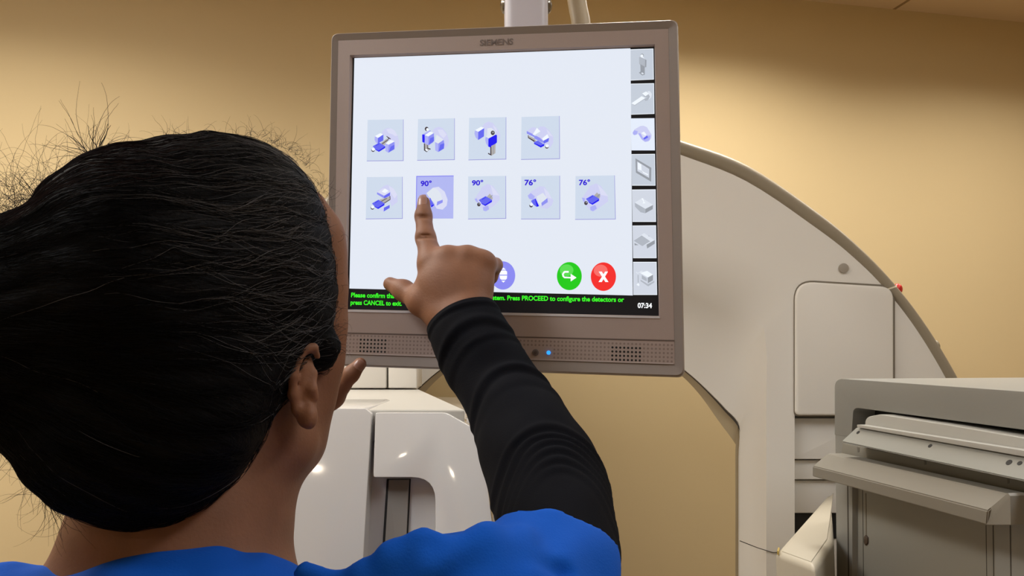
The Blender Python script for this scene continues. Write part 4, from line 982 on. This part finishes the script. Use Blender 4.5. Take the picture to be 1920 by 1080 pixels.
# ------------------------------------------------------------------ hair
lo = np.array((-.40, .34, 1.36)); hi = np.array((-.06, .70, 1.80))
Hh = SDF(lo, hi, .0024)
Hh.ell(P(392, 545, .545), (.0885, .105, .1045), None, .02)
Hh.ell(P(285, 450, .51), (.062, .082, .058), None, .02)
Hh.ell(P(452, 405, .55), (.052, .075, .050), None, .02)
Hh.ell(P(250, 560, .47), (.06, .065, .06), None, .03)
Hh.ell(P(268, 728, .478), (.0785, .065, .083), None, .02)
Hh.ell(P(628, 832, .47), (.0455, .100, .066), None, .006, cut=True)
Hh.ell(P(612, 655, .548), (.010, .014, .014), None, .01)
Hh.ell(P(45, 610, .465), (.068, .060, .064), None, .02)
Hh.ell(P(-60, 615, .47), (.05, .05, .05), None, .03)
X, Y, Zg = Hh.grid()
ly = ((X - HC.x) * hfw.x + (Y - HC.y) * hfw.y + (Zg - HC.z) * hfw.z).astype(np.float32); lz = ((X - HC.x) * hup.x + (Y - HC.y) * hup.y + (Zg - HC.z) * hup.z).astype(np.float32)
lx = np.abs((X - HC.x) * hr.x + (Y - HC.y) * hr.y + (Zg - HC.z) * hr.z).astype(np.float32)
cutp = (ly - .030) * .85 - (lz + .03) * .526 - np.maximum(0, .045 - lx) * .12; cutp = np.maximum(cutp, ly - .088)
Hh.F = np.maximum(Hh.F, cutp); del ly, lz, lx, cutp
Hh.F = (Hh.F + .0005 * np.sin(150 * Zg + 60 * X + 4 * np.sin(25 * X)) * np.sin(90 * Y + 40 * X) + .0005 * np.sin(330 * Zg + 70 * X + 3 * np.sin(60 * X))).astype(np.float32)
del X, Y, Zg
hair_me = Hh.mesh('hair', 1)
hair = link('hair', hair_me, HAIRM, person)
# strands
rnd = random.Random(7); nr = np.random.RandomState(3)
from mathutils.kdtree import KDTree
nv = len(hair_me.vertices); kd = KDTree(nv // 3 + 1); VN = []
for j, i in enumerate(range(0, nv, 3)):
    v = hair_me.vertices[i]; kd.insert(v.co, j); VN.append((v.co.copy(), v.normal.copy()))
kd.balance()
def strand_mesh(name, lines, mats, parent, kind='stuff'):
    V, F, MI = [], [], []; o_ = 0
    for pts, r, mi in lines:
        n = len(pts); p = np.array(pts); t = np.gradient(p, axis=0); t /= np.linalg.norm(t, axis=1)[:, None] + 1e-9
        a = np.cross(t, np.array((.3, .9, .2))); a /= np.linalg.norm(a, axis=1)[:, None] + 1e-9; b = np.cross(t, a)
        rr = (r * np.linspace(1, .35, n))[:, None]
        ring_ = np.stack([p + a * rr, p + (-.5 * a + .866 * b) * rr, p + (-.5 * a - .866 * b) * rr], 1)
        V.append(ring_.reshape(-1, 3)); base = o_ + 3 * np.arange(n - 1)
        for k in range(3):
            F.append(np.stack([base + k, base + (k + 1) % 3, base + 3 + (k + 1) % 3, base + 3 + k], 1)); MI.append(np.full(n - 1, mi))
        o_ += 3 * n
    V = np.concatenate(V); F = np.concatenate(F); MI = np.concatenate(MI)
    me = bpy.data.meshes.new(name); me.vertices.add(len(V)); me.vertices.foreach_set('co', V.astype(np.float32).ravel())
    me.loops.add(F.size); me.loops.foreach_set('vertex_index', F.astype(np.int32).ravel())
    me.polygons.add(len(F)); me.polygons.foreach_set('loop_start', np.arange(0, F.size, 4, dtype=np.int32))
    me.polygons.foreach_set('material_index', MI.astype(np.int32)); me.update(calc_edges=True)
    o = link(name, me, mats, parent); o['kind'] = kind; return o
BUN = P(-140, 590, .45); TEMP = P(600, 480, .55); TOPL = P(230, 330, .5)
lines = []
for _ in range(9000):
    p0, n0 = VN[rnd.randrange(len(VN))]
    if n0.dot((CO - p0).normalized()) < -.35: continue
    L = rnd.uniform(.03, .10); st = 16; p = p0.copy(); pts = []; h0 = rnd.uniform(.0, .0012); ph = rnd.uniform(0, 6.3); fr = rnd.uniform(60, 160)
    temple = (p0 - TEMP).length
    amp = .0006 + (.0016 if temple < .10 else .0003) * rnd.random()
    jv = Vector((rnd.gauss(0, .10), rnd.gauss(0, .10), rnd.gauss(0, .10)))
    for i in range(st):
        co, j, dist = kd.find(p); q, nq = VN[j]
        d = (BUN - p); dl_ = d.length; d = d / max(dl_, .02) + jv
        if dl_ < .07:
            d = nq.cross(Vector((.2, -1, .1))) * (1 if rnd.random() < 2 else 1) + jv
        d = (d - nq * d.dot(nq)).normalized()
        sd = d.cross(nq)
        h = h0 + .001 * math.sin(i / st * math.pi)
        pts.append(tuple(p - nq * (p - q).dot(nq) + nq * h + sd * amp * math.sin(ph + fr * i * L / st)))
        p = p + d * (L / st)
    g = rnd.random()
    mi = 1 if (temple < .075 and g < .55) or (temple < .11 and g < .2) or g < .006 else (2 if (p0 - TOPL).length < .075 and g < .6 else 0)
    lines.append((pts, rnd.uniform(.00013, .00024), mi))
strand_mesh('hair_strands', lines, [HAIRM, HAIRG, HAIRR], person)
# flyaway wisps
fly = []
def wisp(x, y, d, ang, L, curl, r=.00016, n=18, spread=.3, mi=0):
    a = math.radians(ang + rnd.gauss(0, spread * 60)); px0, py0 = x, y; pts = []; dz = rnd.gauss(0, .02); c = rnd.gauss(0, curl)
    for i in range(n):
        pts.append(tuple(P(px0, py0, d + dz * i / n))); a += c + rnd.gauss(0, .10)
        px0 += math.cos(a) * L / n; py0 -= math.sin(a) * L / n
    fly.append((pts, r, mi))
for _ in range(16): wisp(rnd.gauss(178, 4), 302, .50, 80, rnd.uniform(60, 170), .05, .00022, spread=.28)
for _ in range(10): wisp(rnd.gauss(172, 5), 300, .50, 135, rnd.uniform(60, 140), .04, .0002, spread=.25)
for _ in range(230): wisp(rnd.uniform(10, 180), rnd.uniform(345, 430), .49, rnd.uniform(50, 190), rnd.uniform(70, 200), .17, .00013, n=26, spread=.5)
for _ in range(150): wisp(rnd.uniform(-30, 110), rnd.uniform(400, 460), .48, rnd.uniform(80, 200), rnd.uniform(60, 190), .17, .00014, n=26, spread=.4)
for _ in range(3): wisp(rnd.gauss(180, 2), 300, .50, 82, 75, .01, .00042, spread=.08)
for _ in range(3): wisp(rnd.gauss(176, 2), 298, .50, 140, 70, .01, .00038, spread=.08)
for _ in range(5): wisp(rnd.uniform(60, 90), 392, .48, rnd.uniform(120, 165), 90, .03, .00034, spread=.1)
for _ in range(260):
    t = rnd.random(); wisp(588 + 46 * t ** .6 + rnd.uniform(-14, 4), 350 + 320 * t, .548, rnd.uniform(20, 160), rnd.uniform(12, 40), .14, .00014, spread=.5, mi=rnd.choice((0, 1, 1)))
for _ in range(30): wisp(rnd.uniform(150, 330), rnd.uniform(270, 320), .52, rnd.uniform(30, 120), rnd.uniform(20, 70), .10, .00012, spread=.4)
for _ in range(70): wisp(rnd.uniform(300, 500), rnd.uniform(252, 262), .54, rnd.uniform(-20, 160), rnd.uniform(15, 50), .10, .00012, spread=.5)
for _ in range(80):
    t = rnd.random(); wisp(500 + 115 * t, 266 + 110 * t * t + rnd.uniform(-4, 6), .55, rnd.uniform(0, 90), rnd.uniform(15, 55), .12, .00012, spread=.5)
for _ in range(14): wisp(rnd.uniform(632, 648), rnd.uniform(440, 700), .56, rnd.uniform(-40, 60), rnd.uniform(8, 35), .12, .00010, spread=.5)
for _ in range(70):
    t = rnd.random(); wisp(5 + 120 * t, 800 + 150 * t, .47, rnd.uniform(180, 300), rnd.uniform(40, 150), .09, .00013, spread=.4)
for _ in range(26):
    t = rnd.random(); wisp(60 + 30 * t, 850 + 90 * t, .46, rnd.uniform(285, 320), rnd.uniform(60, 110), .03, .00020, spread=.15)
for _ in range(40): wisp(rnd.uniform(-20, 20), rnd.uniform(760, 815), .46, rnd.uniform(150, 300), rnd.uniform(40, 120), .1, .00014, spread=.4)
strand_mesh('flyaway_hair', fly, [HAIRM, HAIRG, HAIRR], person)
# eyes and brow hair (front of the face)
for q in (-1, 1):
    bm = bmesh.new(); bmesh.ops.create_uvsphere(bm, u_segments=20, v_segments=14, radius=.0118, matrix=Matrix.Translation(hd(q * .031, .0795, -.004)))
    e = link('eye', mesh_of(bm), mat('eye_white', (215, 208, 200), rough=.15), person)
    bm = bmesh.new(); bmesh.ops.create_uvsphere(bm, u_segments=16, v_segments=10, radius=.0056, matrix=Matrix.Translation(hd(q * .031, .0868, -.004)))
    link('iris', mesh_of(bm), mat('iris_brown', (40, 24, 16), rough=.1), e)
    br = [(tuple(hd(q * (.014 + .034 * t), .094 - .012 * t * t + rnd.gauss(0, .0004), .020 + .006 * math.sin(t * 2.6) + rnd.gauss(0, .0012) + k_ * .0022)) ) for t in [0] for k_ in [0]]
    bl = []
    for _ in range(60):
        t = rnd.random(); x0 = q * (.014 + .036 * t); y0_ = .0965 - .016 * t * t; z0_ = .018 + .006 * math.sin(t * 2.6)
        bl.append(([tuple(hd(x0 + q * .002 * k_, y0_ - .0004 * k_, z0_ + .0012 * k_)) for k_ in range(4)], .0002, 0))
    strand_mesh('eyebrow', bl, [HAIRM], person)
